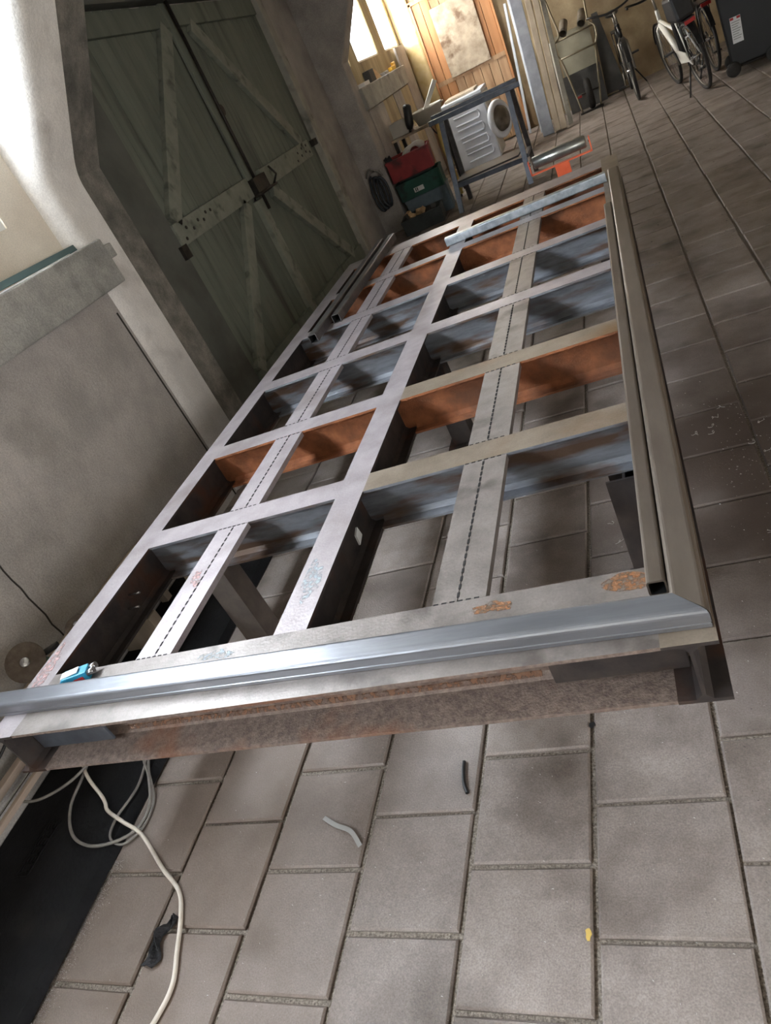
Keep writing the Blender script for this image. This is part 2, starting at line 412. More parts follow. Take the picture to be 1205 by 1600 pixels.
# left wall: near bay, door bay, far bay
mb = MB()
WT = -3.0
mb.box(WT, -2.52, YB, 3.22, 0, 1.32)                                   # lower infill of the near bay
mb.box(WT, -2.80, 3.52, 9.0, 2.62, ZC); mb.box(WT, -2.82, 3.52, 4.2, 0, 2.7); mb.box(WT, -2.80, 7.92, 9.0, 0, 2.7); mb.box(WT, -2.86, 4.1, 8.0, 0, 2.7)
struct(mb.build('wall_left', 'concrete_grey'), 'grey concrete lower wall along the left side')
mb = MB()
mb.box(-2.68, -2.58, YB, -1.75, 1.32, ZC); mb.box(-2.68, -2.58, .15, 0.55, 1.32, ZC); mb.box(-2.68, -2.58, -1.75, .15, 1.32, 1.755); mb.box(-2.68, -2.58, -1.75, .15, 2.65, ZC); mb.box(-2.68, -2.58, 2.94, 3.3, 1.32, ZC); mb.box(-2.68, -2.58, 0.55, 2.94, 1.32, 1.755); mb.box(-2.68, -2.58, 0.55, 2.94, 2.65, ZC)
struct(mb.build('wall_left_upper', 'plaster_cream'), 'cream plastered wall around the near window')
mb = MB()
mb.box(WT, -2.52, 9.0, YE + 0.2, 0, 1.55); mb.box(-2.66, -2.56, 9.0, YE + 0.2, 1.55, 1.79); mb.box(-2.66, -2.56, 9.0, YE + 0.2, 2.75, ZC)
for a, b in ((9.33, 9.70), (10.78, 11.22), (12.12, YE + 0.2)): mb.box(-2.66, -2.56, a, b, 1.79, 2.75)
struct(mb.build('wall_left_far', 'wall_board'), 'tan left wall below and between the three far windows')
# cracks (vertical joints) in the near infill
mb = MB(); pts = [(-2.5195 + random.uniform(-.001, .001), 1.715 + random.uniform(-.006, .006), z / 20) for z in range(0, 26)]
mb.tube(pts, 0.004, 6); pts = [(-2.519, 3.192, z / 10) for z in range(0, 13)]; mb.tube(pts, 0.005, 6)
struct(mb.build('trim_1', 'iron_dark'), 'dark vertical joints in the lower left wall')

def portal(name, y0, y1, xin, mats, label, knee=1.83, top=(-2.09, 2.45)):
    dx = xin + 2.5
    sl = (top[0] + 2.5) / (top[1] - knee)
    poly = [(WT, 0), (xin, 0), (xin, knee), (xin + sl * (ZC - knee), ZC), (WT, ZC)]
    m_ = MB(); m_.prism(poly[::-1], 'y', y0, y1)
    return struct(m_.build(name, mats, bevel=0.012), label)
mb = MB(); sl = .41 / .62; rings = []
for k in range(7):
    a = PI / 2 * k / 6; rings.append((3.19 + .11 * (1 - math.cos(a)), .11 * (1 - math.sin(a))))
rings.append((3.51, 0.0))
def near_prof(ins):
    pts = [(-2.69, 0.0), (-2.5 - ins, 0.0), (-2.5 - ins, 1.77)]
    for k in range(1, 8):                                      # eased knee
        z = 1.77 + .14 * k / 7; x = sl * .14 / 2 * (k / 7) ** 2
        pts.append((-2.5 - ins + x, z))
    zz = ZC; pts.append((-2.5 - ins + sl * .07 + sl * (zz - 1.91), zz)); pts.append((-2.69, zz)); return pts
n = len(near_prof(0)); vs = []; fs = []
for (y, ins) in rings: vs += [(x, y, z) for x, z in near_prof(ins)]
for r in range(len(rings) - 1):
    for i in range(n):
        j = (i + 1) % n; fs.append((r * n + i, r * n + j, (r + 1) * n + j, (r + 1) * n + i))
mb.add(vs, fs, 0, True); mb.add(vs[:n], [tuple(range(n - 1, -1, -1))]); mb.add(vs[-n:], [tuple(range(n))])
struct(mb.build('trim_2', 'plaster_white'), 'white plastered portal column with rounded edge and haunched top before the barn door')
portal('trim_3', 3.514, 3.93, -2.63, 'rough_plaster', 'rough grey concrete column behind the white column', 1.84)
portal('trim_4', 8.81, 9.07, -2.5, 'concrete_grey', 'grey concrete portal column beyond the barn door', 1.84, (-2.18, 2.32))
# lintel over the barn door and door post trims
struct(MB().box(-2.84, -2.70, 3.93, 8.81, 2.66, 2.85).build('trim_5', 'dark_frame'), 'dark lintel beam over the barn door')
struct(MB().box(-2.84, -2.775, 4.08, 4.50, 0, 2.66).build('trim_6', 'dark_frame'), 'smooth dark post left of the barn door')
struct(MB().box(-2.84, -2.73, 7.76, 7.9, 0, 2.66).build('trim_7', 'post_pale', bevel=0.006), 'pale worn post right of the barn door')
struct(MB().box(-2.70, -2.615, 3.5, 4.0, 2.50, 2.56).build('trim_8', 'post_pale'), 'short broken lintel end on the rough column')
# concrete ledges
struct(MB().box(-2.60, -2.455, YB, 3.33, 1.31, 1.54).build('trim_9', 'concrete_ledge', bevel=0.008), 'grey concrete ledge below the near window')
struct(MB().box(-2.60, -2.455, 9.0, 11.5, 1.32, 1.548).build('trim_10', 'concrete_ledge', bevel=0.008), 'grey concrete ledge below the far windows')
struct(MB().box(-2.52, -2.465, 3.33, 3.40, 1.43, 1.50).build('trim_11', 'concrete_ledge', bevel=0.006), 'small concrete lug at the end of the near ledge')
# upright boards below the far ledge
wl = bpy.data.objects['wall_left_far']
yb = 9.1
for k, wd in enumerate((0.75, 0.62, 0.5, 0.55, 0.6)):
    MB().box(-2.525, -2.495 - 0.006 * (k % 2), yb + .006, yb + wd - .006, 0.02, 1.31 if k < 4 else 1.78).build('wall_panel', 'wall_board' if k % 2 else 'concrete_grey', wl, bevel=0.004)
    yb += wd

# windows
def window(name, y0, y1, z0, z1, x, label, bars=1):
    r = bpy.data.objects.new(name, None); COL.objects.link(r); r.location = (x, (y0 + y1) / 2, z0); struct(r, label)
    f = MB(); t = 0.022
    f.box(x - .012, x + .012, y0, y1, z0, z0 + t); f.box(x - .012, x + .012, y0, y1, z1 - t, z1)
    f.box(x - .012, x + .012, y0, y0 + t, z0 + t, z1 - t); f.box(x - .012, x + .012, y1 - t, y1, z0 + t, z1 - t)
    f.build('window_frame', 'rail_white', r)
    n = bars + 1; wd = (y1 - y0 - 2 * t) / n
    for i in range(bars):
        yy = y0 + t + wd * (i + 1); MB().box(x - .012, x + .012, yy - .012, yy + .012, z0 + t, z1 - t).build('glazing_bar', 'rail_white', r)
    for i in range(n):
        MB().box(x - .004, x, y0 + t + wd * i + .002, y0 + t + wd * (i + 1) - .002, z0 + t, z1 - t).build('pane', 'dusty_pane', r)
window('window_1', 0.55, 2.94, 1.755, 2.65, -2.60, 'bright near window in the cream left wall', 2)
window('window_5', -1.75, 0.15, 1.755, 2.65, -2.60, 'window of the cream left wall behind the viewer', 1)
window('window_2', 9.07, 9.33, 1.79, 2.75, -2.585, 'narrow bright window behind the far column', 0)
window('window_3', 9.70, 10.78, 1.79, 2.75, -2.585, 'bright middle window of the far left wall', 0)
window('window_4', 11.22, 12.12, 1.79, 2.75, -2.585, 'bright window nearest the wooden door', 0)

# far wall, right wall, back wall, ceiling
mb = MB(); mb.box(-3.1, XR + 0.2, YE, YE + 0.25, 0, ZC)
wf = struct(mb.build('wall_far', 'plaster_tan'), 'tan plastered end wall')
MB().box(-2.5, -2.25, YE - 0.06, YE, 0, ZC - .1).build('corner_pier', 'plaster_yellow', wf, bevel=0.03)
mb = MB(); mb.box(XR, XR + .2, 0.65, YE, 0, ZC); mb.box(XR, XR + .2, YB, -2.1, 0, ZC); mb.box(XR, XR + .2, -2.1, 0.65, 2.45, ZC)
struct(mb.build('wall_right', 'plaster_tan'), 'right wall of the workshop with an open gateway')
struct(MB().box(-3.1, XR + .2, YB - .2, YB, 0, ZC).build('wall_back', 'plaster_cream'), 'cream plastered back wall')
mb = MB(); mb.box(-3.1, XR + .2, YB - .2, YE + .25, ZC, ZC + .15)
struct(mb.build('ceiling', 'ceiling_board'), 'boarded ceiling')

# ---- barn door in the left wall
XD = -2.80
d1 = bpy.data.objects.new('door_1', None); COL.objects.link(d1); d1.location = (XD, 6.05, 0); struct(d1, 'dark green-grey double barn door with diagonal braces')
def planks(y0, y1, n):
    wd = (y1 - y0) / n
    for i in range(n):
        a = y0 + wd * i
        MB().box(XD - .03, XD + random.uniform(-.002, .002), a + .004, a + wd - .004, 0.06, 2.66).build('plank', 'door_paint', d1, bevel=0.003)
planks(4.50, 5.88, 11); planks(5.98, 7.76, 14)
def dbar(name, p, q, wd, m_, t=0.035, x=XD):
    return MB().bar((x + t / 2, p[0], p[1]), (x + t / 2, q[0], q[1]), wd, t, up=(1, 0, 0), mi=0).build(name, m_, d1, bevel=0.004)
dbar('rail', (4.49, 1.313), (5.84, 1.313), 0.155, 'door_paint_pale', 0.045)
dbar('rail', (6.15, 1.313), (7.50, 1.313), 0.155, 'door_paint_pale', 0.045)
dbar('top_rail', (4.5, 2.57), (5.86, 2.57), 0.14, 'door_paint', 0.04); dbar('top_rail', (6.0, 2.57), (7.7, 2.57), 0.14, 'door_paint', 0.04)
dbar('bottom_rail', (4.5, 0.18), (5.86, 0.18), 0.14, 'door_paint', 0.04); dbar('bottom_rail', (6.0, 0.18), (7.7, 0.18), 0.14, 'door_paint', 0.04)
dbar('brace', (5.80, 2.50), (4.56, 1.39), 0.125, 'door_paint_pale', 0.045); dbar('brace', (6.22, 2.50), (7.36, 1.39), 0.125, 'door_paint_pale', 0.045)
dbar('brace', (5.66, 1.235), (4.58, 0.24), 0.115, 'door_paint_pale', 0.045); dbar('brace', (6.24, 1.20), (7.40, 0.24), 0.125, 'door_paint_pale', 0.045)
dbar('meeting_batten', (5.935, 1.25), (5.935, 2.66), 0.10, 'door_paint', 0.03); dbar('meeting_batten', (5.90, 0.06), (5.90, 1.2), 0.13, 'door_paint_pale', 0.045)
MB().cyl((XD + .06, 5.955, 1.1), (XD + .06, 5.955, 2.66), 0.014, 10).build('bolt_rod', 'iron_dark', d1)
lb = MB(); lb.box(XD + .03, XD + .085, 5.86, 6.13, 1.22, 1.36); lb.cyl((XD + .09, 5.80, 1.235), (XD + .09, 6.25, 1.235), 0.012, 8); lb.tube([(XD + .09, 6.2, 1.24), (XD + .13, 6.24, 1.3), (XD + .11, 6.2, 1.38)], 0.01, 6)
lb.build('latch', 'iron_dark', d1)
MB().cyl((XD, 6.06, 1.89), (XD + .03, 6.06, 1.89), 0.045, 9).build('lock_plate', 'iron_dark', d1)
for y, z in ((4.57, 1.27), (4.63, 1.33), (4.72, 1.30), (4.60, 1.37), (4.82, 1.33), (4.90, 1.31), (4.97, 1.345), (5.05, 1.34), (7.05, 1.27), (7.12, 1.33), (7.2, 1.29), (7.26, 1.345), (7.34, 1.30), (7.40, 1.35), (7.44, 1.28)):
    MB().cyl((XD + .043, y, z), (XD + .05, y, z), 0.012, 8).build('bolt_head', 'iron_dark', d1)
MB().box(XD, XD + .05, 4.44, 4.52, 1.16, 1.25).build('hinge', 'iron_dark', d1)
MB().box(XD, XD + .05, 7.66, 7.78, 1.30, 1.36).build('hinge', 'iron_dark', d1)

# ---- wooden door in the end wall
YD = YE - 0.05
d2 = bpy.data.objects.new('door_2', None); COL.objects.link(d2); d2.location = (-1.7, YD, 0); struct(d2, 'orange-brown plank door with a grey board nailed over it')
n = 8; x0 = -2.22; wd = 1.04 / n
for i in range(n):
    MB().box(x0 + wd * i + .003, x0 + wd * (i + 1) - .003, YD, YE, 1.10, 2.14).build('plank', 'wood_orange' if i < 2 or i > 5 else 'wood_worn', d2, bevel=0.005)
    MB().box(x0 + wd * i + .003, x0 + wd * (i + 1) - .003, YD, YE, 0.02, 1.06).build('plank', 'wood_orange' if i < 2 else 'wood_worn', d2, bevel=0.005)
MB().box(-2.22, -1.18, YD - .012, YD, 1.05, 1.11).build('rail', 'wood_worn', d2)
for xx in (-2.235, -1.165): MB().box(xx - .015, xx + .015, YD - .02, YE, 0, 2.17).build('door_frame', 'wood_orange', d2)
MB().box(-2.25, -1.15, YD - .02, YE, 2.14, 2.19).build('door_frame', 'wood_orange', d2)
MB().box(-1.99, -1.385, YD - .03, YD - .012, 1.09, 1.99).build('cover_board', 'board_grey', d2, bevel=0.004)

# ================================================================= STEEL FRAME
H = 0.6; DP = 0.158; TF = 0.009; TW = 0.007
A0, A1 = -1.964, -1.867
B0, B1, BS = -1.543, -1.414, -1.474
C0, C1 = -1.067, -0.966
D0, D1, DS = -0.622, -0.490, -0.559
E0, E1 = -0.137, -0.040
F0, F1 = 0.943, 1.164
BARS = [(1.765, 1.870), (2.376, 2.482), (3.012, 3.120), (3.643, 3.750), (4.267, 4.373)]
G0, G1 = 4.867, 5.08
fr = thing('steel_platform', ((A0 + E1) / 2, (F0 + G1) / 2, 0), 'large welded grid frame of rusty steel beams standing on low legs', 'steel frame')
ZB = H - DP
def beam_y(name, x0, x1, y0, y1, mt, mw):
    m_ = MB(); xc = (x0 + x1) / 2
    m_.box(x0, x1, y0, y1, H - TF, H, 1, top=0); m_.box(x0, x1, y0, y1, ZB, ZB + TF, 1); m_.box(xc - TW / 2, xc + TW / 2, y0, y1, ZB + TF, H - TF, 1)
    for sx in (-1, 1):
        for zz, sz in ((H - TF, -1), (ZB + TF, 1)):
            a = xc + sx * TW / 2; m_.prism([(a, zz), (a + sx * .012, zz), (a, zz + sz * .012)][::(1 if sx * sz > 0 else -1)], 'y', y0, y1, 1)
    return m_.build(name, [mt, mw], fr)
def beam_x(name, y0, y1, x0, x1, mt, mw, wx0=None, wx1=None):
    m_ = MB(); yc = (y0 + y1) / 2; wx0 = x0 if wx0 is None else wx0; wx1 = x1 if wx1 is None else wx1
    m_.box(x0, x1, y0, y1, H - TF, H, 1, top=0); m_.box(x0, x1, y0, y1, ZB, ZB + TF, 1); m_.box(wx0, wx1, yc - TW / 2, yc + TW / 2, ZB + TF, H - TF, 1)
    for sy in (-1, 1):
        for zz, sz in ((H - TF, -1), (ZB + TF, 1)):
            a = yc + sy * TW / 2; m_.prism([(a, zz), (a + sy * .014, zz), (a, zz + sz * .014)][::(1 if sy * sz > 0 else -1)], 'x', x0, x1, 1)
    return m_.build(name, [mt, mw], fr)
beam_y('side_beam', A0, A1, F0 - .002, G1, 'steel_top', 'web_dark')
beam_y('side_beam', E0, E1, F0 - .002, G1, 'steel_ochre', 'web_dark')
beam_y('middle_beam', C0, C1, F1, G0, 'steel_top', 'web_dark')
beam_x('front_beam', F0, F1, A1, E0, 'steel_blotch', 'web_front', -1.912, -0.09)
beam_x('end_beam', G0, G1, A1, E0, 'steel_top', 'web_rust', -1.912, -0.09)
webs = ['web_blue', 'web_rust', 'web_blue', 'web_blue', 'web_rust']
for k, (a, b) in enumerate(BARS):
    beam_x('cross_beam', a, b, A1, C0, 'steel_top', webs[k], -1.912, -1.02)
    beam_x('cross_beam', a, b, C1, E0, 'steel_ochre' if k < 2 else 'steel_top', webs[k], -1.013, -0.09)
# double flat bars with stitch joints
ys = [F1] + [v for ab in BARS for v in ab] + [G0]
for (s0, s1, sm, mname) in ((B0, B1, BS, 'steel_top'), (D0, D1, DS, 'steel_blotch')):
    for k in range(0, len(ys), 2):
        y0, y1 = ys[k] + .0015, ys[k + 1] - .0015
        MB().box(s0, sm - .0012, y0, y1, H - .02, H - .0006).build('flat_bar', mname, fr)
        MB().box(sm + .0012, s1, y0, y1, H - .02, H - .0006).build('flat_bar', mname, fr)
        dm = MB(); yy = y0 + .012
        while yy < y1 - .012:
            dm.box(sm - .003, sm + .003, yy, yy + .017, H - .003, H + .0004); yy += .028
        for ye in (y0, y1):
            xx = s0 + .004
            while xx < s1 - .01:
                dm.box(xx, xx + .012, ye - .0022, ye + .0022, H - .003, H + .0004); xx += .02
        o = dm.build('stitch_slots', 'dash_black', fr); o['kind'] = 'stuff'
# gusset plates at both ends of the front beam
MB().box(-1.905, -1.62, 1.005, 1.013, ZB + .025, H - TF).build('gusset_plate', 'steel_blue', fr, bevel=0.002)
MB().box(-0.36, -0.10, 0.985, 0.993, ZB + .05, H - TF).build('gusset_plate', 'web_dark', fr, bevel=0.002)
# rust streaks and chalk patches lying on the flanges
def patch(name, pts, z, m_):
    k = len(pts); MB().add([(x, y, z) for x, y in pts] + [(x, y, z - .0006) for x, y in pts], [tuple(range(k))] + [(i, i + k, (i + 1) % k + k, (i + 1) % k) for i in range(k)]).build(name, m_, fr)
def blob(cx, cy, rx, ry, ang=0, n=44, jag=.38):
    out = []
    for i in range(n):
        t = 2 * PI * i / n; r = 1 + jag * (.5 * math.sin(2 * t + cx * 90) + .4 * math.sin(3 * t + cy * 70) + .3 * math.sin(5 * t + cx * 40) + random.uniform(-.25, .25))
        x = rx * r * math.cos(t); y = ry * r * math.sin(t); out.append((cx + x * math.cos(ang) - y * math.sin(ang), cy + x * math.sin(ang) + y * math.cos(ang)))
    return out
patch('chalk_mark', blob(-1.235, 1.128, .05, .018), H + .0008, 'chalk_blue')
patch('chalk_mark', blob(-1.017, 1.36, .028, .085), H + .0008, 'chalk_blue')
patch('rust_patch', blob(-0.185, 1.13, .045, .03, jag=.15), H + .0008, 'rust_bright')
patch('rust_patch', blob(-0.47, 1.125, .04, .018), H + .0008, 'rust_bright')
patch('paint_mark', blob(-1.93, 1.2, .022, .10, .05), H + .0008, 'paint_red')
patch('paint_mark', blob(-1.50, 1.5, .018, .04, .2), H + .0008, 'paint_red')
# rust line along the fillet of the front web
MB().prism([(1.0385, .4515), (1.0495, .4515), (1.0495, .4690)], 'x', -1.6, -.4).build('rust_seam', 'rust_line', fr)
# tack pins on the inner web of the left beam
for y, z in ((1.60, .53), (1.56, .50)): MB().cyl((-1.912, y, z), (-1.86, y, z), .004, 6).build('tack_pin', 'chrome', fr)
# legs
def leg(x, y):
    m_ = MB(); m_.box(x - .05, x + .05, y - .05, y - .042, 0, ZB); m_.box(x - .05, x + .05, y + .042, y + .05, 0, ZB); m_.box(x - .004, x + .004, y - .042, y + .042, 0, ZB)
    m_.box(x + .042, x + .05, y - .042, y + .042, 0, ZB)
    m_.box(x - .08, x + .08, y - .08, y + .08, 0, .008)
    m_.build('leg', 'web_dark' if x > -1.3 else 'leg_steel', fr)
for x in (-1.66, -0.20):
    for y in (1.78, 4.3): leg(x, y)
leg(-1.016, 3.07)

# ---- tubes lying on the frame
# front tube (mitred at its right end) and right tube: rounded hollow sections with a rolled groove
def section(w_, h_):
    pts = []
    def arc(cx, cy, r, a0):
        for k in range(5):
            t_ = math.radians(a0 + 22.5 * k); pts.append((cx + r * math.cos(t_), cy + r * math.sin(t_)))
    r = .011
    pts.extend([(.001, 0), (w_ - .004, 0)]); arc(w_ - .004, .004, .004, 270); arc(w_ - r, h_ - r, r, 0); arc(r, h_ - r, r, 90)
    pts.extend([(0, .014), (.002, .0125), (.002, .0115), (0, .010)])
    return pts
def mitred(name, label, corner, d_along, d_in, length, mats, w_, h_):
    c = Vector(corner); da = Vector(d_along).normalized(); di = Vector(d_in).normalized(); PR = section(w_, h_); n = len(PR)
    ring0 = [c + di * a + da * a + Vector((0, 0, b)) for a, b in PR]
    ring1 = [c + di * a + da * length + Vector((0, 0, b)) for a, b in PR]
    fs = [(i, (i + 1) % n, n + (i + 1) % n, n + i) for i in range(n)] + [tuple(range(n - 1, -1, -1)), tuple(range(n, 2 * n))]
    if da.cross(di).z > 0: fs = [f[::-1] for f in fs]
    return tag(MB().add(ring0 + ring1, fs).build(name, mats), label, 'steel tube')
mitred('steel_tube', 'bright steel edge tube lying along the front of the frame', (-0.044, .972, H + .001), (-1, .026, 0), (.026, 1, 0), 2.42, 'tube_silver', .064, .043)
mitred('steel_tube', 'dull brown steel edge tube along the right side, mitred at the front corner', (-0.0425, .9735, H + .001), (0, 1, 0), (-1, 0, 0), 3.56, 'tube_dull', .062, .043)
def sq(name, label, p0, p1, s_, mats, h=None):
    z = H + (h or s_) / 2 + .0012
    m_ = MB().hollow((p0[0], p0[1], z), (p1[0], p1[1], z), s_, h or s_, .004, .007, mi=0, mi_in=1)
    return tag(m_.build(name, [mats, 'tube_inside']), label, 'steel tube')
sq('square_tube', 'dull square tube lying just inside the right edge tube', (-.1255, 1.075), (-.1255, 3.86), .037, 'tube_dull')
sq('square_tube', 'dark square tube on the left beams, the longer one nearest the barn door', (-1.725, 3.49), (-1.728, 5.24), .05, 'tube_black')
sq('square_tube', 'dark square tube on the left beams, the inner one of the pair', (-1.645, 3.71), (-1.642, 5.27), .05, 'tube_black')
sq('galvanised_tube', 'galvanised square tube laid across the far end of the frame', (-1.085, 4.45), (-.117, 4.47), .05, 'galv')

# ---- blue pocket tool on the front beam
t = thing('blue_tool', (-1.73, 1.12, H + .001), 'small bright blue tool with chrome ends on the front left corner of the frame', 'tool', rot=(0, 0, 0.35))
MB().prism([(-.055, 0), (.045, 0), (.045, .03), (-.03, .036), (-.055, .018)], 'y', -.02, .02).build('body', 'blue_plastic', t, local=True, bevel=.003)
MB().box(-.035, .02, -.014, .012, .0355, .0375).build('label_sticker', 'white_paper', t, local=True)
MB().box(.0, .03, -.022, -.0195, .006, .02).build('red_button', 'red_plastic', t, local=True)
for dy in (-.011, .011): MB().cyl((.044, dy, .018), (.066, dy, .020), .0095, 12).build('chrome_socket', 'chrome', t, local=True)

# ================================================================= NEAR LEFT: mat, bars, cables, grinders
mt = thing('rubber_mat', (-2.23, .75, 0), 'black mat with embossed lettering on the floor along the left wall', 'mat')
MB().prism([(-2.515, 0), (-1.945, 0), (-1.975, .022), (-2.515, .026)], 'y', -.6, 2.6).build('sheet', 'black_mat', mt)
em = MB()
def emb(x0, x1, y0, y1): em.box(x0, x1, y0, y1, .0235, .0275)
emb(-2.338, -2.334, .86, 1.06); emb(-2.282, -2.278, .86, 1.06); emb(-2.338, -2.278, .858, .862); emb(-2.338, -2.278, 1.058, 1.062)
y = .875
for k in range(6):
    emb(-2.326, -2.322, y, y + .02); emb(-2.294, -2.290, y, y + .02); emb(-2.326, -2.290, y, y + .004)
    if k % 2: emb(-2.31, -2.306, y, y + .02)
    y += .03
em.build('embossing', 'black_mat', mt)
for yb_, lab in ((.45, 'wooden bearer under the stored bars, the nearer one'), (1.9, 'wooden bearer under the stored bars, the farther one')):
    tag(MB().box(-2.51, -2.27, yb_, yb_ + .06, .026, .185).build('bearer_block', 'timber_beam', bevel=.003), lab, 'block')
tag(MB().box(-2.452, -2.415, -.3, 2.2, .186, .215).build('bar_stock', 'bar_tan', bevel=.003), 'tan bar along the left wall, the one nearer the wall', 'bar', 'bars stored along the left wall')
tag(MB().box(-2.315, -2.293, -.3, 2.2, .186, .208).build('bar_stock', 'bar_tan', bevel=.003), 'tan bar along the left wall, the one farther from the wall', 'bar', 'bars stored along the left wall')
tag(MB().cyl((-2.365, -.3, .19), (-2.365, 2.2, .19), .004, 8).build('wire_rod', 'chrome'), 'thin bright rod lying between the two tan bars', 'rod')

def cable(name, label, pts, r, m_):
    return tag(MB().tube(smooth_path(pts, 10), r, 8).build(name, m_), label, 'cable')
cable('power_cable', 'long white cable running from under the frame across the tiles', [(-2.2, 1.9, .05), (-2.33, 1.45, .12), (-2.25, 1.24, .09), (-2.10, 1.12, .045), (-2.06, 1.08, .034), (-1.96, 1.035, .034), (-1.872, 1.0, .01), (-1.72, .89, .008), (-1.615, .82, .0075), (-1.565, .745, .0075), (-1.53, .66, .0075), (-1.50, .58, .0075), (-1.51, .50, .0075), (-1.56, .36, .0075)], .0065, 'cable_white')
cable('grey_cable', 'grey cable looped on the black mat below the front left corner', [(-2.3, 1.9, .06), (-2.20, 1.5, .10), (-2.20, 1.3, .10), (-2.24, 1.17, .10), (-2.34, 1.09, .11), (-2.44, 1.1, .12), (-2.42, 1.22, .12), (-2.25, 1.26, .09), (-2.24, 1.1, .05), (-2.17, 1.0, .034), (-2.06, .955, .034), (-1.96, .965, .03), (-1.905, 1.02, .012), (-1.90, 1.1, .012), (-1.95, 1.2, .03), (-2.05, 1.32, .034), (-2.2, 1.6, .034)], .0055, 'cable_grey')
cable('thin_cable', 'thin grey cable curling over the mat edge beside the white cable', [(-2.1, 1.7, .034), (-2.02, 1.33, .034), (-1.98, 1.17, .033), (-2.0, 1.05, .033), (-1.98, .98, .032), (-1.93, .97, .011), (-1.885, 1.03, .008), (-1.9, 1.13, .008), (-1.98, 1.25, .033), (-2.12, 1.5, .034)], .0045, 'cable_grey')
cable('black_cable', 'black cable hanging by the left wall behind the frame corner', [(-2.40, 1.27, .37), (-2.42, 1.25, .34), (-2.44, 1.20, .29), (-2.475, 1.08, .24), (-2.485, .98, .18), (-2.48, .8, .06)], .006, 'cable_black')

# low rack that carries the grinders (hidden behind the left beam)
rk = thing('low_rack', (-2.4, 1.75, 0), 'low plank rack at the left wall behind the frame, carrying the grinders', 'rack')
MB().box(-2.505, -2.22, 1.30, 2.3, .31, .335).build('shelf_board', 'timber_beam', rk)
for yy in (1.36, 2.24):
    for xx in (-2.48, -2.26): MB().box(xx - .02, xx + .02, yy - .02, yy + .02, .026, .31).build('leg', 'timber_beam', rk)
def grinder(loc, label, nrm, R, body_col, ax):
    g = thing('angle_grinder', loc, label, 'grinder', 'angle grinders at the left wall')
    nv = Vector(nrm).normalized(); c = Vector(loc); dwn = (Vector((0, 0, -1)) - nv * nv.dot(Vector((0, 0, -1)))).normalized(); sd = nv.cross(dwn)
    MB().lathe(c, nv, [(0, .004), (R * .32, .004), (R * .36, .0), (R * .98, .001), (R, -.002), (R * .98, -.005), (0, -.006)], 28).build('disc', 'grinder_disc', g)
    MB().lathe(c, nv, [(0, .009), (R * .2, .009), (R * .27, .004), (R * .27, .003)], 16).build('flange_nut', 'chrome', g)
    MB().lathe(c - nv * .01, -nv, [(.026, 0), (.028, .02), (.03, .045), (.02, .06), (0, .06)], 14).build('gear_head', 'iron_dark', g)
    ax = Vector(ax).normalized()
    b0 = c - nv * .035
    MB().tube([b0, b0 + ax * .05, b0 + ax * .09, b0 + ax * .16, b0 + ax * .19], [.03, .036, .034, .031, .02], 14).build('body', body_col, g)
    MB().cyl(b0 + sd * .02, b0 + sd * .12, .012, 10).build('side_handle', 'plastic_black', g)
    return g
grinder((-2.36, 1.42, .465), 'green angle grinder with a large worn disc facing up', (.5, -.6, .62), .075, 'grinder_green', (.62, .25, -.74))
grinder((-2.27, 1.62, .44), 'dark angle grinder behind the left beam, the farther of the two', (.25, -.2, .93), .048, 'iron_dark', (.35, .75, -.5))

# ---- small things on the floor
rag = MB(); vs = []; fs = []
nx, ny = 10, 16
for j in range(ny + 1):
    for i in range(nx + 1):
        u = i / nx - .5; v = j / ny
        wv = .034 + .014 * math.sin(v * 5 + 1)
        hgt = .005 + .028 * (1 - (2 * u) ** 2) * (0.5 + .5 * math.sin(v * 13 + u * 6)) * (1 - abs(v - .55)) + random.uniform(0, .006)
        vs.append((u * wv + .012 * math.sin(v * 9), (v - .5) * .135, max(hgt, .001)))
for j in range(ny):
    for i in range(nx):
        a = j * (nx + 1) + i; fs.append((a, a + 1, a + nx + 2, a + nx + 1))
rag.add(vs, fs)
o = rag.build('rag', 'rag_black'); o.location = (-1.605, .685, .0005); o.rotation_euler = (0, 0, -.15); tag(o, 'crumpled black rag on the tiles beside the white cable', 'rag')
sm_ = o.modifiers.new('solid', 'SOLIDIFY'); sm_.thickness = .003
tag(MB().tube(smooth_path([(-.775, 1.18, .004), (-.772, 1.15, .006), (-.765, 1.11, .006), (-.752, 1.08, .004)], 6), .0055, 6).build('rubber_offcut', 'cable_black'), 'short black rubber strip on a tile in front of the frame', 'offcut')
cv = MB(); path = smooth_path([(-1.19, 1.03, .003), (-1.14, 1.003, .006), (-1.085, .982, .008), (-1.045, .94, .004)], 6)
for i in range(len(path) - 1): cv.bar(path[i], path[i + 1] + (path[i + 1] - path[i]) * .05, .013, .002)
tag(cv.build('metal_strip', 'label_grey'), 'curved thin metal strip on the tiles left of the rubber strip', 'strip')
def flat(name, label, cat, cx, cy, rx, ry, z, m_, ang=0):
    p = blob(cx, cy, rx, ry, ang, 10, .3); k = len(p)
    tag(MB().add([(x, y, z) for x, y in p] + [(x, y, 0.0004) for x, y in p], [tuple(range(k))] + [(i, i + k, (i + 1) % k + k, (i + 1) % k) for i in range(k)]).build(name, m_), label, cat)
flat('paint_flake', 'yellow paint flake on the tiles near the bottom right', 'paint flake', -.432, .728, .007, .012, .0025, 'flake_yellow')
flat('black_pebble', 'small black pebble on the joint below the front beam', 'pebble', -.415, 1.262, .008, .008, .006, 'plastic_black')
tag(MB().prism([(1.66, .475), (1.70, .485), (1.695, .52), (1.665, .51)], 'x', -1.0125, -1.006).build('plastic_scrap', 'white_paper'), 'white scrap stuck to the web of the middle beam', 'scrap')

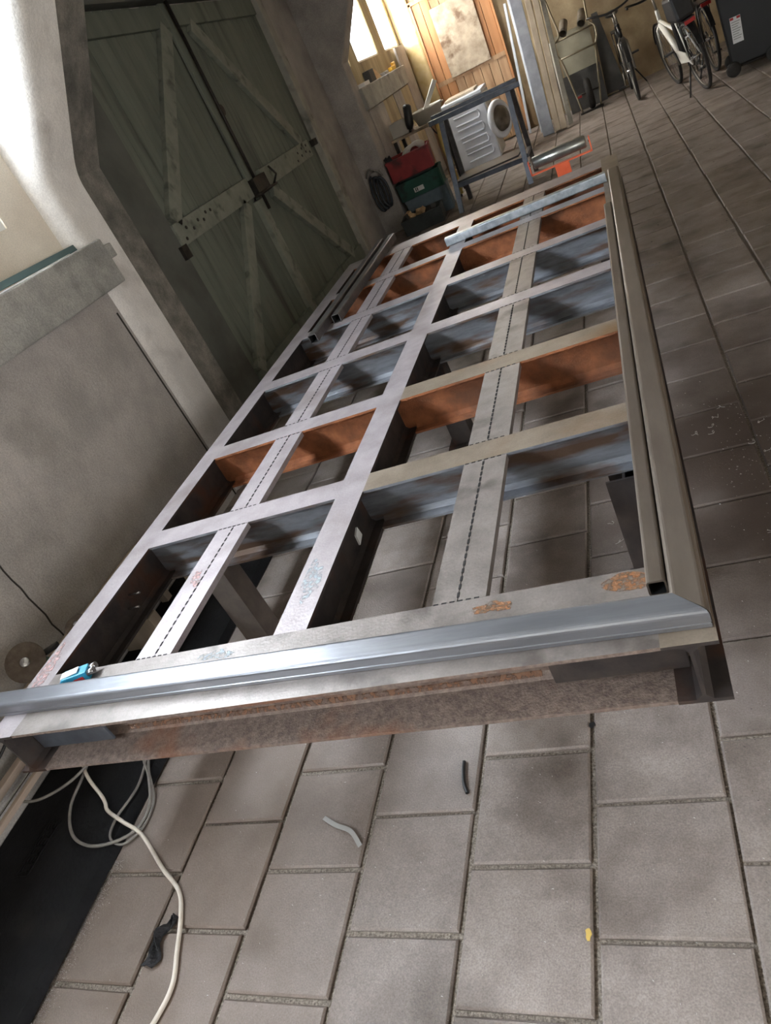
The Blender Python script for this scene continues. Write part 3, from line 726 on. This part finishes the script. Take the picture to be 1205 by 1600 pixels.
# metal swarf scattered on the floor
sw = MB()
def chip(x, y, z, s_):
    a = random.uniform(0, PI); dx = math.cos(a) * s_; dy = math.sin(a) * s_; w_ = s_ * .25
    sw.add([(x - dx, y - dy, z + .0003), (x + dx, y + dy, z + .001), (x + dy / 3, y - dx / 3, z + .001 + w_)], [(0, 1, 2)])
for k in range(900):
    chip(random.uniform(-1.9, .15), random.uniform(.25, 1.6), .0005, random.uniform(.0008, .0032))
for k in range(2600):
    yv = random.uniform(.42, .92); chip(-1.94 + abs(random.gauss(0, .022)), yv, .0008, random.uniform(.0015, .0036))
for k in range(260):
    chip(random.gauss(.16, .1), random.gauss(2.3, .35), .0006, random.uniform(.001, .004))
for k in range(500):
    chip(random.uniform(-1.85, -.1), random.uniform(1.6, 4.8), .0006, random.uniform(.001, .003))
for k in range(16):
    cx, cy = random.choice([(.11, 1.95), (-.33, 2.05), (-.30, 1.75), (.2, 2.5), (.05, 2.6)]); cx += random.gauss(0, .04); cy += random.gauss(0, .06)
    ph_ = random.uniform(0, 6)
    p = [(cx + math.cos(q * 1.1 + ph_) * .006 * (1 + .3 * q / 6) + q * .003, cy + math.sin(q * 1.1 + ph_) * .007 + q * random.uniform(-.001, .003), .003 + .0015 * (q % 3)) for q in range(8)]
    sw.tube(p, .0007, 4)
swd = sw; sw = MB()
for k in range(700): chip(random.uniform(-1.9, .15), random.uniform(.25, 1.6), .0005, random.uniform(.0008, .003))
for k in range(500): chip(random.uniform(-.6, 1.0), random.uniform(4.5, 8.5), .0006, random.uniform(.002, .009))
o = sw.build('dark_grit', 'rag_black'); tag(o, 'dark grit scattered over the tiles', 'grit', kind='stuff'); sw = swd
o = sw.build('metal_swarf', 'swarf'); tag(o, 'silvery metal swarf scattered over the tiles', 'swarf', kind='stuff')

# ================================================================= FAR END
# ---- roller stand just beyond the frame
rs = thing('roller_stand', (-.41, 5.75, 0), 'orange roller stand with a steel roller beyond the far end of the frame', 'roller stand')
MB().lathe((-.60, 5.75, .625), (1, 0, 0), [(0, 0), (.034, 0), (.042, .006), (.042, .374), (.034, .38), (0, .38)], 20).build('roller', 'roller_steel', rs)
m_ = MB(); m_.box(-.635, -.19, 5.73, 5.77, .548, .556); m_.box(-.635, -.628, 5.73, 5.77, .548, .65); m_.box(-.197, -.19, 5.73, 5.77, .548, .65); m_.build('bracket', 'orange_paint', rs)
for xx in (-.628, -.205): MB().cyl((xx, 5.75, .625), (xx + .012, 5.75, .625), .012, 10).build('axle_nut', 'chrome', rs)
MB().box(-.46, -.36, 5.72, 5.78, .03, .55).build('post', 'orange_paint', rs)
MB().box(-.62, -.20, 5.72, 5.78, 0, .03).build('foot', 'orange_paint', rs); MB().box(-.44, -.38, 5.5, 6.0, 0, .03).build('foot', 'orange_paint', rs)

# ---- steel sawhorse
sh = thing('steel_sawhorse', (-1.3, 8.6, 0), 'dark blue-grey steel sawhorse standing before the washing machine', 'sawhorse')
MB().hollow((-1.79, 8.53, .945), (-.79, 8.53, .925), .05, .05, .004).build('top_bar', 'steel_blue', sh)
MB().hollow((-1.77, 8.66, .975), (-.82, 8.66, .955), .05, .05, .004).build('top_bar', 'steel_blue', sh)
for x in (-1.66, -.92):
    dx = -.09 if x < -1 else -.03
    MB().bar((x, 8.55, .93), (x + dx, 8.36, .0), .05, .05, up=(1, 0, 0)).build('leg', 'steel_blue', sh)
    MB().bar((x + .03, 8.66, .95), (x + dx + .03, 8.95, .0), .05, .05, up=(1, 0, 0)).build('leg', 'tube_black', sh)
    MB().bar((x + dx * .7 + .02, 8.42, .27), (x + dx * .7 + .03, 8.87, .27), .04, .04).build('spreader', 'steel_blue', sh)
MB().bar((-1.70, 8.43, .27), (-.95, 8.43, .25), .04, .045).build('stretcher', 'steel_blue', sh)
tag(MB().prism([(-1.72, 8.44), (-1.0, 8.44), (-.97, 8.86), (-1.68, 8.88)], 'z', .292, .31).build('tray_board', 'plastic_black'), 'dark board lying low on the sawhorse spreaders', 'board')

# ---- washing machine, seen from its ribbed side
wm = thing('washing_machine', (-1.72, 10.9, 0), 'white washing machine with ribbed side and open round door', 'washing machine')
MB().box(-2.0, -1.46, 10.62, 11.2, .05, .86).build('body', 'enamel_white', wm, bevel=.012)
MB().box(-2.03, -1.45, 10.60, 11.22, .862, .905).build('worktop', 'enamel_white', wm, bevel=.01)
MB().box(-1.462, -1.445, 10.64, 11.18, .08, .85).build('front_panel', 'washer_front', wm)
MB().box(-1.97, -1.55, 10.75, 11.15, .905, .935).build('lid_board', 'board_grey', wm, bevel=.006)
for k in range(4):
    z = .70 - k * .155; x0, x1 = -1.90 + k * .005, -1.56 + k * .012
    pts = [(x0, 10.619, z), (x1 - .05, 10.619, z), (x1 - .015, 10.619, z - .012), (x1, 10.619, z - .05), (x1 - .015, 10.619, z - .082), (x1 - .05, 10.619, z - .095), (x0, 10.619, z - .095)]
    MB().tube(smooth_path(pts, 4), .012, 6).build('pressed_rib', 'enamel_white', wm)
dn = Vector((.87, -.48, 0)).normalized()
MB().ring((-1.315, 10.44, .50), dn, .19, .04, 32, 10).build('door_ring', 'enamel_white', wm)
MB().lathe((-1.315, 10.44, .50), dn, [(.155, .01), (.14, .06), (.09, .09), (0, .095)], 24).build('door_glass', 'glass_smoke', wm)
MB().ring((-1.44, 10.9, .47), (1, 0, 0), .18, .03, 28, 8).build('porthole_gasket', 'panel_dark', wm)
for x in (-1.93, -1.53):
    for y in (10.68, 11.14): MB().cyl((x, y, 0), (x, y, .05), .02, 10).build('foot', 'plastic_black', wm)

# ---- crates
def crate(name, loc, label, w_, d_, h_, mats, rz, wall=.018):
    c = thing(name, loc, label, 'crate', rot=(0, 0, rz))
    MB().box(-w_ / 2, w_ / 2, -d_ / 2, d_ / 2, 0, .015).build('base', mats, c, local=True)
    for s_ in (-1, 1):
        MB().box(-w_ / 2, w_ / 2, s_ * d_ / 2 - wall / 2, s_ * d_ / 2 + wall / 2, .0, h_).build('side_wall', mats, c, local=True, bevel=.004)
        MB().box(s_ * w_ / 2 - wall / 2, s_ * w_ / 2 + wall / 2, -d_ / 2 + wall / 2, d_ / 2 - wall / 2, .0, h_).build('end_wall', mats, c, local=True, bevel=.004)
    e = .012
    MB().box(-w_ / 2 - e, w_ / 2 + e, -d_ / 2 - e - .006, -d_ / 2 + .002, h_ - .03, h_ - .004).build('rim', mats, c, local=True)
    MB().box(-w_ / 2 - e, w_ / 2 + e, d_ / 2 - .002, d_ / 2 + e + .006, h_ - .03, h_ - .004).build('rim', mats, c, local=True)
    return c
crate('plastic_crate', (-2.19, 9.0, 0), 'grey-blue plastic crate at the bottom of the stack by the column', .50, .38, .285, 'crate_grey', .12)
cg = crate('plastic_crate', (-2.21, 8.99, .288), 'dark green plastic crate in the middle of the stack, with a white sticker', .52, .38, .20, 'crate_green', .10)
MB().box(-.08, .04, -.2105, -.2085, .05, .10).build('sticker', 'white_paper', cg, local=True)
for a in (-.065, -.045): MB().box(a, a + .012, -.2115, -.2095, .055, .095).build('print_mark', 'panel_dark', cg, local=True)
crate('plastic_crate', (-2.23, 8.95, .52), 'dirty red plastic crate on top of the stack, full of tools', .50, .36, .24, 'crate_red', .14)
tag(MB().box(-2.42, -2.02, 8.88, 9.1, .49, .519).build('spacer_board', 'panel_dark'), 'dark board between the green and the red crate', 'board')
crate('plastic_crate', (-2.21, 8.50, 0), 'low black crate in front of the stack, filled with wood offcuts', .46, .34, .17, 'crate_black', .10)
for k in range(9):
    x = -2.21 + random.uniform(-.19, .19); y = 8.50 + random.uniform(-.12, .12); z = .13 + random.uniform(0, .05)
    o = MB().prism([(-.05, -.02), (.045, -.028), (.05, .02), (-.02, .03)], 'z', -.02, .025).build('wood_offcut', 'wood_chip' if k % 3 else 'panel_dark')
    o.location = (x, y, z); o.rotation_euler = (random.uniform(-.6, .6), random.uniform(-.6, .6), random.uniform(0, 3)); tag(o, 'pale split wood offcut in the low black crate' if k % 3 else 'dark wood offcut in the low black crate', 'offcut', 'pale wood offcuts in the low black crate' if k % 3 else 'dark wood offcuts in the low black crate')
fill = MB().box(-2.40, -2.03, 8.36, 8.63, .02, .115).build('offcut_bed', 'panel_dark'); tag(fill, 'dark wood scraps filling the low black crate', 'scraps', kind='stuff')
# tools in the red crate
o = MB().tube(smooth_path([(-2.28, 8.95, .70), (-2.2, 8.93, .78), (-2.1, 8.95, .80), (-2.03, 9.0, .75)], 6), [.03 + .012 * math.sin(i * .5) for i in range(19)], 10).build('grey_power_tool', 'tub_white'); tag(o, 'pale grey tool lying across the red crate', 'tool')
for k in range(4):
    o = MB().tube([(-2.44 + .02 * k, 8.84 + .01 * k, .66), (-2.47 + .018 * k, 8.80 + .01 * k, .80 + .01 * (k % 2))], [.010, .013], 8).build('screwdriver', 'plastic_black')
    tag(o, ('leftmost', 'second from left', 'third from left', 'rightmost')[k] + ' of the four black tool handles sticking out of the red crate', 'tool handle', 'tool handles in the red crate')
o = MB().box(-2.39, -2.07, 8.82, 9.08, .54, .68).build('tool_clutter', 'panel_dark'); tag(o, 'dark tool clutter filling the red crate', 'clutter', kind='stuff')

# ---- small table with tub, brush and board
tb = thing('metal_table', (-2.12, 9.5, 0), 'small pale metal table behind the crates', 'table')
MB().box(-2.44, -1.86, 9.28, 9.78, .87, .90).build('table_top', 'board_grey', tb, bevel=.004)
for xx in (-2.41, -1.89):
    for yy in (9.31, 9.75): MB().box(xx - .02, xx + .02, yy - .02, yy + .02, 0, .87).build('leg', 'iron_dark', tb)
tu = thing('plastic_tub', (-1.98, 9.57, .9), 'whitish plastic tub on the small table', 'tub')
MB().lathe((-1.98, 9.57, .902), (0, 0, 1), [(0, .0), (.15, 0), (.19, .13), (.20, .135), (.205, .15), (.195, .15), (.185, .13), (.145, .01), (0, .01)], 28).build('bowl', 'tub_white', tu)
for s_ in (-1, 1): MB().box(-1.98 + s_ * .205 - .02, -1.98 + s_ * .205 + .02, 9.53, 9.61, 1.03, 1.045).build('grip', 'tub_white', tu)
cr = thing('cardboard_carton', (-2.30, 9.45, .9), 'open beige carton at the left end of the small table', 'carton')
for a in ((-2.42, -2.19, 9.34, 9.35), (-2.42, -2.19, 9.55, 9.56), (-2.42, -2.41, 9.35, 9.55), (-2.20, -2.19, 9.35, 9.55)): MB().box(*a, .902, 1.06).build('side', 'tub_white', cr)
MB().box(-2.42, -2.19, 9.34, 9.56, .901, .905).build('bottom', 'tub_white', cr)
br = thing('black_brush', (-2.16, 9.27, .9), 'upright black round brush leaning on the small table', 'brush')
MB().tube([(-2.18, 9.30, .93), (-2.165, 9.31, .98), (-2.13, 9.33, 1.16), (-2.125, 9.335, 1.18)], [.03, .05, .05, .035], 16).build('bristles', 'plastic_black', br)
MB().cyl((-2.19, 9.295, .901), (-2.18, 9.30, .93), .015, 10).build('handle', 'iron_dark', br)
tag(MB().bar((-2.0, 9.52, 1.01), (-1.77, 9.58, 1.27), .07, .05).build('white_profile', 'pvc_white', bevel=.004), 'white plastic profile sticking out of the tub', 'profile')
o = MB().tube(smooth_path([(-1.93, 9.25, .89), (-1.90, 9.22, .80), (-1.86, 9.22, .76), (-1.84, 9.24, .82), (-1.88, 9.25, .90)], 6), .008, 8).build('hanging_strap', 'cable_black'); tag(o, 'black strap loop hanging off the table edge', 'strap')
o = MB().tube(smooth_path([(-1.85, 9.24, .88), (-1.87, 9.2, .6), (-1.84, 9.2, .3), (-1.85, 9.2, .05)], 6), .022, 8).build('yellow_batten', 'rope_yellow'); tag(o, 'yellow timber batten standing behind the red crate', 'batten')
o = MB().bar((-1.90, 9.24, .86), (-1.90, 9.24, .005), .03, .03, up=(1, 0, 0)).build('brown_batten', 'wood_worn'); tag(o, 'brown batten standing beside the yellow one', 'batten')

# ---- hose coil hung on the far column
hc = thing('hose_coil', (-2.64, 8.76, .5), 'grey-black hose coil hanging on the far column beside the crates', 'hose')
hm = MB()
for k in range(3):
    n_ = 28; cx = -2.69 + .05 * k; pts = []
    for i in range(n_):
        t_ = 2 * PI * i / n_; pts.append((cx + .055 * math.cos(t_), 8.775 - .02 * k + .01 * math.sin(3 * t_), .49 + (.20 - .015 * k) * math.sin(t_)))
    hm.tube(pts, .016, 8, closed=True)
hm.build('coil', 'hose_dark', hc)
MB().tube(smooth_path([(-2.74, 8.77, .70), (-2.66, 8.72, .78), (-2.58, 8.74, .72), (-2.54, 8.74, .66)], 6), .012, 8).build('loose_end', 'cable_grey', hc)
MB().box(-2.67, -2.57, 8.74, 8.81, .69, .73).build('clamp', 'label_grey', hc)
MB().cyl((-2.62, 8.815, .74), (-2.62, 8.72, .75), .008, 8).build('hook', 'iron_dark', hc)

# ---- things on the ledges
tag(MB().box(-2.56, -2.47, 9.25, 9.5, 1.55, 1.59).build('white_box', 'white_paper', bevel=.004), 'small white box at the near end of the far ledge', 'box')
tag(MB().box(-2.55, -2.47, 9.62, 9.86, 1.55, 1.68).build('dark_box', 'panel_dark', bevel=.004), 'dark box on the far ledge', 'box')
tag(MB().prism([(9.92, 1.55), (10.22, 1.55), (10.0, 1.66), (9.92, 1.67)], 'x', -2.56, -2.49).build('folded_card', 'wood_chip'), 'tan folded card on the far ledge beside the dark box', 'card')
tag(MB().box(-2.55, -2.48, 10.4, 10.62, 1.55, 1.585).build('grey_tin', 'label_grey', bevel=.006), 'low grey tin on the far ledge', 'tin')
y_ = thing('yellow_clamp', (-2.51, 11.0, 1.55), 'yellow tool on the far end of the ledge', 'tool')
MB().box(-2.54, -2.48, 10.88, 11.1, 1.55, 1.60).build('body', 'yellow_item', y_, bevel=.01)
MB().box(-2.53, -2.49, 11.08, 11.2, 1.57, 1.64).build('grip', 'yellow_item', y_, bevel=.01)
tag(MB().tube(smooth_path([(-2.47, 1.2, 1.5425), (-2.468, 2.0, 1.5425), (-2.462, 2.7, 1.5425), (-2.49, 3.1, 1.5425)], 6), .0022, 6).build('white_wire', 'rail_white'), 'thin white wire along the front edge of the near ledge', 'wire')
tag(MB().bar((-2.54, 1.3, 1.585), (-2.52, 3.2, 1.555), .03, .006, up=(1, 0, .25)).build('teal_strap', 'strap_teal'), 'flat teal strip resting on the near ledge', 'strip')
o = MB().box(-2.50, -2.47, 2.32, 2.44, 1.541, 1.56).build('foil_scrap', 'white_paper', bevel=.004); tag(o, 'white scrap on the near ledge', 'scrap')

# ---- planks and profiles leaning on the end wall
def lean(name, label, xb, yb_, xt, yt, zt, w_, t_, m_, cat='beam'):
    d = Vector((xt - xb, yt - yb_, zt)); f_ = zt
    return tag(MB().bar((xb, yb_, t_ * .3 + .005), (xt, yt, zt), w_, t_, up=(0, -1, .3)).build(name, m_, bevel=.004), label, cat)
lean('steel_plank', 'wide blue-grey steel plank leaning on the end wall', -.83, 10.86, -.80, 12.1, 2.9, .145, .03, 'steel_plank')
lean('timber_profile', 'brown profile leaning beside the wide plank, its left neighbour', -.70, 10.8, -.64, 12.1, 2.85, .075, .05, 'timber_beam', 'profile')
lean('timber_profile', 'brown profile leaning beside the wide plank, the right one of two', -.618, 10.78, -.53, 12.1, 2.85, .075, .05, 'timber_beam', 'profile')
lean('pale_pole', 'thin pale pole leaning in front of the wooden door edge', -1.13, 11.7, -1.0, 12.12, 1.62, .035, .035, 'pole_pale', 'pole')
lean('pale_pole', 'thin pale rod leaning against the left edge of the wide plank', -.94, 11.3, -.93, 12.12, 1.95, .03, .03, 'pole_pale', 'pole')
lean('narrow_lath', 'narrow pale lath with holes leaning right of the brown profiles', -.535, 11.0, -.47, 12.15, 2.6, .06, .02, 'post_pale', 'lath')
lean('narrow_lath', 'dark narrow lath leaning next to the hand truck', -.60, 11.9, -.60, 12.16, 2.5, .03, .02, 'panel_dark', 'lath')
# ---- hand truck with panels behind
ht = thing('hand_truck', (-.24, 11.5, 0), 'tubular tan hand truck leaning against panels at the end wall', 'hand truck')
L_ = smooth_path([(-.37, 11.40, .02), (-.42, 11.48, .4), (-.47, 11.56, .7), (-.52, 11.58, .80), (-.50, 11.62, .92), (-.42, 11.66, 1.0), (-.46, 11.74, 1.3), (-.52, 11.85, 1.75)], 5)
R_ = smooth_path([(-.12, 11.42, .02), (-.06, 11.5, .4), (-.01, 11.56, .7), (.03, 11.58, .80), (.03, 11.62, .92), (-.03, 11.66, 1.0), (-.02, 11.74, 1.25), (-.03, 11.85, 1.6)], 5)
MB().tube(L_, .013, 8).build('side_tube', 'tube_tan', ht); MB().tube(R_, .013, 8).build('side_tube', 'tube_tan', ht)
MB().cyl((-.47, 11.55, .72), (.0, 11.55, .72), .011, 8).build('cross_tube', 'tube_tan', ht); MB().cyl((-.48, 11.64, .93), (.01, 11.64, .93), .011, 8).build('cross_tube', 'tube_tan', ht)
MB().box(-.40, -.09, 11.32, 11.43, .005, .018).build('toe_plate', 'iron_dark', ht)
MB().ring((-.23, 11.47, .20), (1, .05, 0), .15, .045, 28, 10).build('wheel', 'tyre', ht)
MB().cyl((-.40, 11.5, .22), (-.08, 11.5, .22), .01, 8).build('axle', 'iron_dark', ht)
MB().box(-.385, -.33, 11.41, 11.45, .20, .225).build('red_latch', 'light_red', ht)
def panel(name, label, x0, x1, yb_, yt, z1, t_, m_, x0t=None, x1t=None):
    x0t = x0 if x0t is None else x0t; x1t = x1 if x1t is None else x1t
    vs = [(x0, yb_, .003), (x1, yb_, .003), (x1t, yt, z1), (x0t, yt, z1)]; vs += [(a, b + t_, c) for a, b, c in vs]
    tag(MB().add(vs, [(0, 1, 2, 3), (7, 6, 5, 4), (0, 4, 5, 1), (1, 5, 6, 2), (2, 6, 7, 3), (3, 7, 4, 0)]).build(name, m_), label, 'panel')
panel('grey_board', 'pale grey board behind the hand truck', -.50, -.04, 11.86, 12.05, .97, .02, 'cardboard')
panel('dark_board', 'dark board standing low behind the hand truck wheel', -.52, -.02, 11.74, 11.76, .48, .02, 'panel_dark')
panel('black_board', 'dark tapering board leaning right of the hand truck', -.02, .24, 11.95, 12.15, 1.02, .02, 'panel_dark', .02, .10)
panel('white_board', 'narrow white board edge left of the hand truck', -.585, -.53, 11.45, 11.75, .95, .012, 'pvc_white')
for a, lab in (((-.37, 11.72, .985), 'short grey clay pipe on the boards above the hand truck, the left one'), ((-.12, 11.74, 1.0), 'short grey clay pipe on the boards above the hand truck, the right one')):
    c = Vector(a); MB_ = MB().lathe(c, (.15, .85, .42), [(.045, 0), (.055, 0), (.055, .24), (.045, .24), (.045, .01)], 16)
    tag(MB_.build('clay_pipe', 'clay_pipe'), lab, 'pipe', 'clay pipes above the hand truck')
tag(MB().cyl((-.05, 11.95, .02), (.28, 11.9, .02), .012, 8).build('floor_tube', 'tube_tan'), 'tan tube on the floor along the end wall', 'tube')

# ---- bicycles
def bicycle(label, loc, heading, leanang, frame_m, fork_m, white=False, step=False):
    t = thing('bicycle', loc, label, 'bicycle', 'bicycles parked at the end wall', rot=(0, leanang, heading))
    R = .352
    def wheel(y):
        MB().ring((0, y, R), (1, 0, 0), R - .018, .019, 36, 8).build('tyre', 'tyre', t, local=True)
        w_ = MB().ring((0, y, R), (1, 0, 0), R - .045, .009, 36, 6)
        rim = w_.build('rim', 'rim', t, local=True)
        sp = MB()
        for i in range(18):
            a = 2 * PI * i / 18; sp.tube([(.02 * (-1) ** i, y + .015 * math.cos(a), R + .015 * math.sin(a)), (0, y + (R - .05) * math.cos(a + .12), R + (R - .05) * math.sin(a + .12))], .0013, 4)
        q = sp.build('spokes', 'chrome', t, local=True); q['kind'] = 'stuff'
        MB().cyl((-.045, y, R), (.045, y, R), .018, 10).build('hub', 'chrome', t, local=True)
        md = MB(); 
        a0, a1, n_ = (.35, 2.75, 18)
        for i in range(n_):
            u0 = a0 + (a1 - a0) * i / n_; u1 = a0 + (a1 - a0) * (i + 1) / n_
            md.bar((0, y + (R + .018) * math.cos(u0), R + (R + .018) * math.sin(u0)), (0, y + (R + .018) * math.cos(u1), R + (R + .018) * math.sin(u1)), .048, .004, up=(0, math.cos(u0), math.sin(u0)))
        md.build('mudguard', 'bike_black', t, local=True)
    wheel(0); wheel(1.08)
    bb = (0, .45, .29); st = (0, .27, .80); hd = (0, .90, .86); hb = (0, .93, .70)
    f = MB()
    f.tube([bb, st], .018, 10); f.tube([bb, hb], .024 if not white else .034, 10)
    f.tube([(0, .33, .62) if step else st, hd if not step else (0, .925, .74)], .019, 10); f.tube([hb, hd], .021, 10)
    for s_ in (-1, 1):
        f.tube([(s_ * .02, .43, .29), (s_ * .055, 0, R)], .011, 8); f.tube([(s_ * .012, .28, .76), (s_ * .055, 0, R)], .009, 8)
    f.build('frame', frame_m, t, local=True)
    if white:
        MB().prism([(-.02, .30), (.06, .33), (.40, .30), (.45, .40), (.40, .44), (.10, .42)], 'x', -.062, -.05).build('chain_guard', 'bike_white', t, local=True)
        MB().prism([(.30, .30), (.44, .30), (.36, .80), (.28, .80)], 'x', -.035, .035).build('battery', 'bike_black', t, local=True, bevel=.01)
    fk = MB()
    for s_ in (-1, 1): fk.tube([(s_ * .012, .93, .72), (s_ * .05, .955, .66), (s_ * .055, 1.08, R)], .012, 8)
    fk.build('fork', fork_m, t, local=True)
    MB().tube([hd, (0, .885, 1.0)], .014, 8).build('stem', 'bike_grey', t, local=True)
    MB().tube(smooth_path([(-.30, .72, 1.06), (-.28, .82, 1.07), (-.1, .88, 1.02), (.1, .88, 1.02), (.28, .82, 1.07), (.30, .72, 1.06)], 5), .012, 8).build('handlebar', 'bike_black', t, local=True)
    MB().tube([(0, .26, .82), (0, .245, .93)], .013, 8).build('seat_post', 'bike_grey', t, local=True)
    sd = MB().lathe((0, .12, .955), (0, 1, 0), [(0, 0), (.06, .01), (.085, .06), (.07, .14), (.03, .22), (.02, .28), (0, .29)], 14)
    sd.v = [(a, b, .955 + (c - .955) * .45) for a, b, c in sd.v]
    sd.build('saddle', 'bike_black', t, local=True)
    rk_ = MB(); rk_.box(-.06, .06, -.22, .22, .735, .745)
    for s_ in (-1, 1): rk_.tube([(s_ * .06, -.05, .74), (s_ * .06, 0, R)], .006, 6)
    rk_.build('rear_rack', 'bike_black', t, local=True)
    if white: MB().prism([(-.20, .752), (.20, .752), (.17, .98), (-.15, 1.0)], 'x', -.10, .10).build('rack_bag', 'plastic_black', t, local=True, bevel=.03)
    MB().box(-.05, .05, -.245, -.222, .70, .735).build('rear_light', 'light_red', t, local=True)
    MB().ring((.06, .45, .29), (1, 0, 0), .085, .008, 24, 6).build('chainring', 'iron_dark', t, local=True)
    for s_, dz in ((1, -.16), (-1, .16)):
        MB().tube([(s_ * .07, .45, .29), (s_ * .085, .45, .29 + dz)], .009, 6).build('crank', 'bike_grey', t, local=True)
        MB().box(s_ * .13 - .045, s_ * .13 + .045, .41, .49, .28 + dz, .30 + dz).build('pedal', 'bike_black', t, local=True)
    MB().tube([(-.06, .06, .30), (-.20, -.06, .0)], .009, 8).build('kickstand', 'bike_black', t, local=True)
    return t
bicycle('dark bicycle seen end-on, the leftmost one, at the end wall', (.30, 11.66, 0), PI + .02, .05, 'bike_black', 'bike_grey')
bicycle('bicycle with a white frame, black battery and red rear light', (.955, 9.40, 0), .16, -.15, 'bike_white', 'bike_white', white=True, step=True)
bicycle('dark bicycle with red rear light between the white bicycle and the bin', (1.17, 10.2, 0), .08, -.06, 'bike_black', 'bike_black')

# ---- wheeled bin
bn = thing('wheeled_bin', (1.45, 9.65, 0), 'black wheeled bin with a white printed notice at the right edge', 'bin', rot=(0, 0, -.12))
MB().prism([(-.20, .08), (.24, .08), (.29, 1.0), (-.27, 1.0)], 'y', -.26, .26).build('body', 'bin_black', bn, local=True, bevel=.02)
MB().box(-.30, .32, -.30, .30, 1.0, 1.04).build('lid', 'bin_black', bn, local=True, bevel=.015)
for s_ in (-1, 1):
    MB().lathe((s_ * .19, -.27, .075), (0, -1, 0), [(.0, 0), (.05, 0), (.072, .008), (.072, .042), (.05, .05), (0, .05)], 20).build('wheel', 'tyre', bn, local=True)
    MB().lathe((s_ * .19, .22, .075), (0, 1, 0), [(.0, 0), (.05, 0), (.072, .008), (.072, .042), (.05, .05), (0, .05)], 20).build('wheel', 'tyre', bn, local=True)
MB().cyl((-.19, -.25, .075), (.19, -.25, .075), .01, 8).build('axle', 'iron_dark', bn, local=True)
nt_ = MB().box(-.155, -.055, -.2635, -.2605, .30, .54).build('notice', 'white_paper', bn, local=True)
MB().box(-.153, -.12, -.2645, -.2635, .515, .537).build('print_bar', 'light_red', nt_, local=True); MB().box(-.09, -.057, -.2645, -.2635, .515, .537).build('print_bar', 'light_red', nt_, local=True)
pr = MB()
for k in range(8): pr.box(-.145, -.065 - .012 * (k % 3), -.2643, -.2635, .49 - k * .022, .497 - k * .022)
q = pr.build('print_lines', 'label_grey', nt_, local=True)
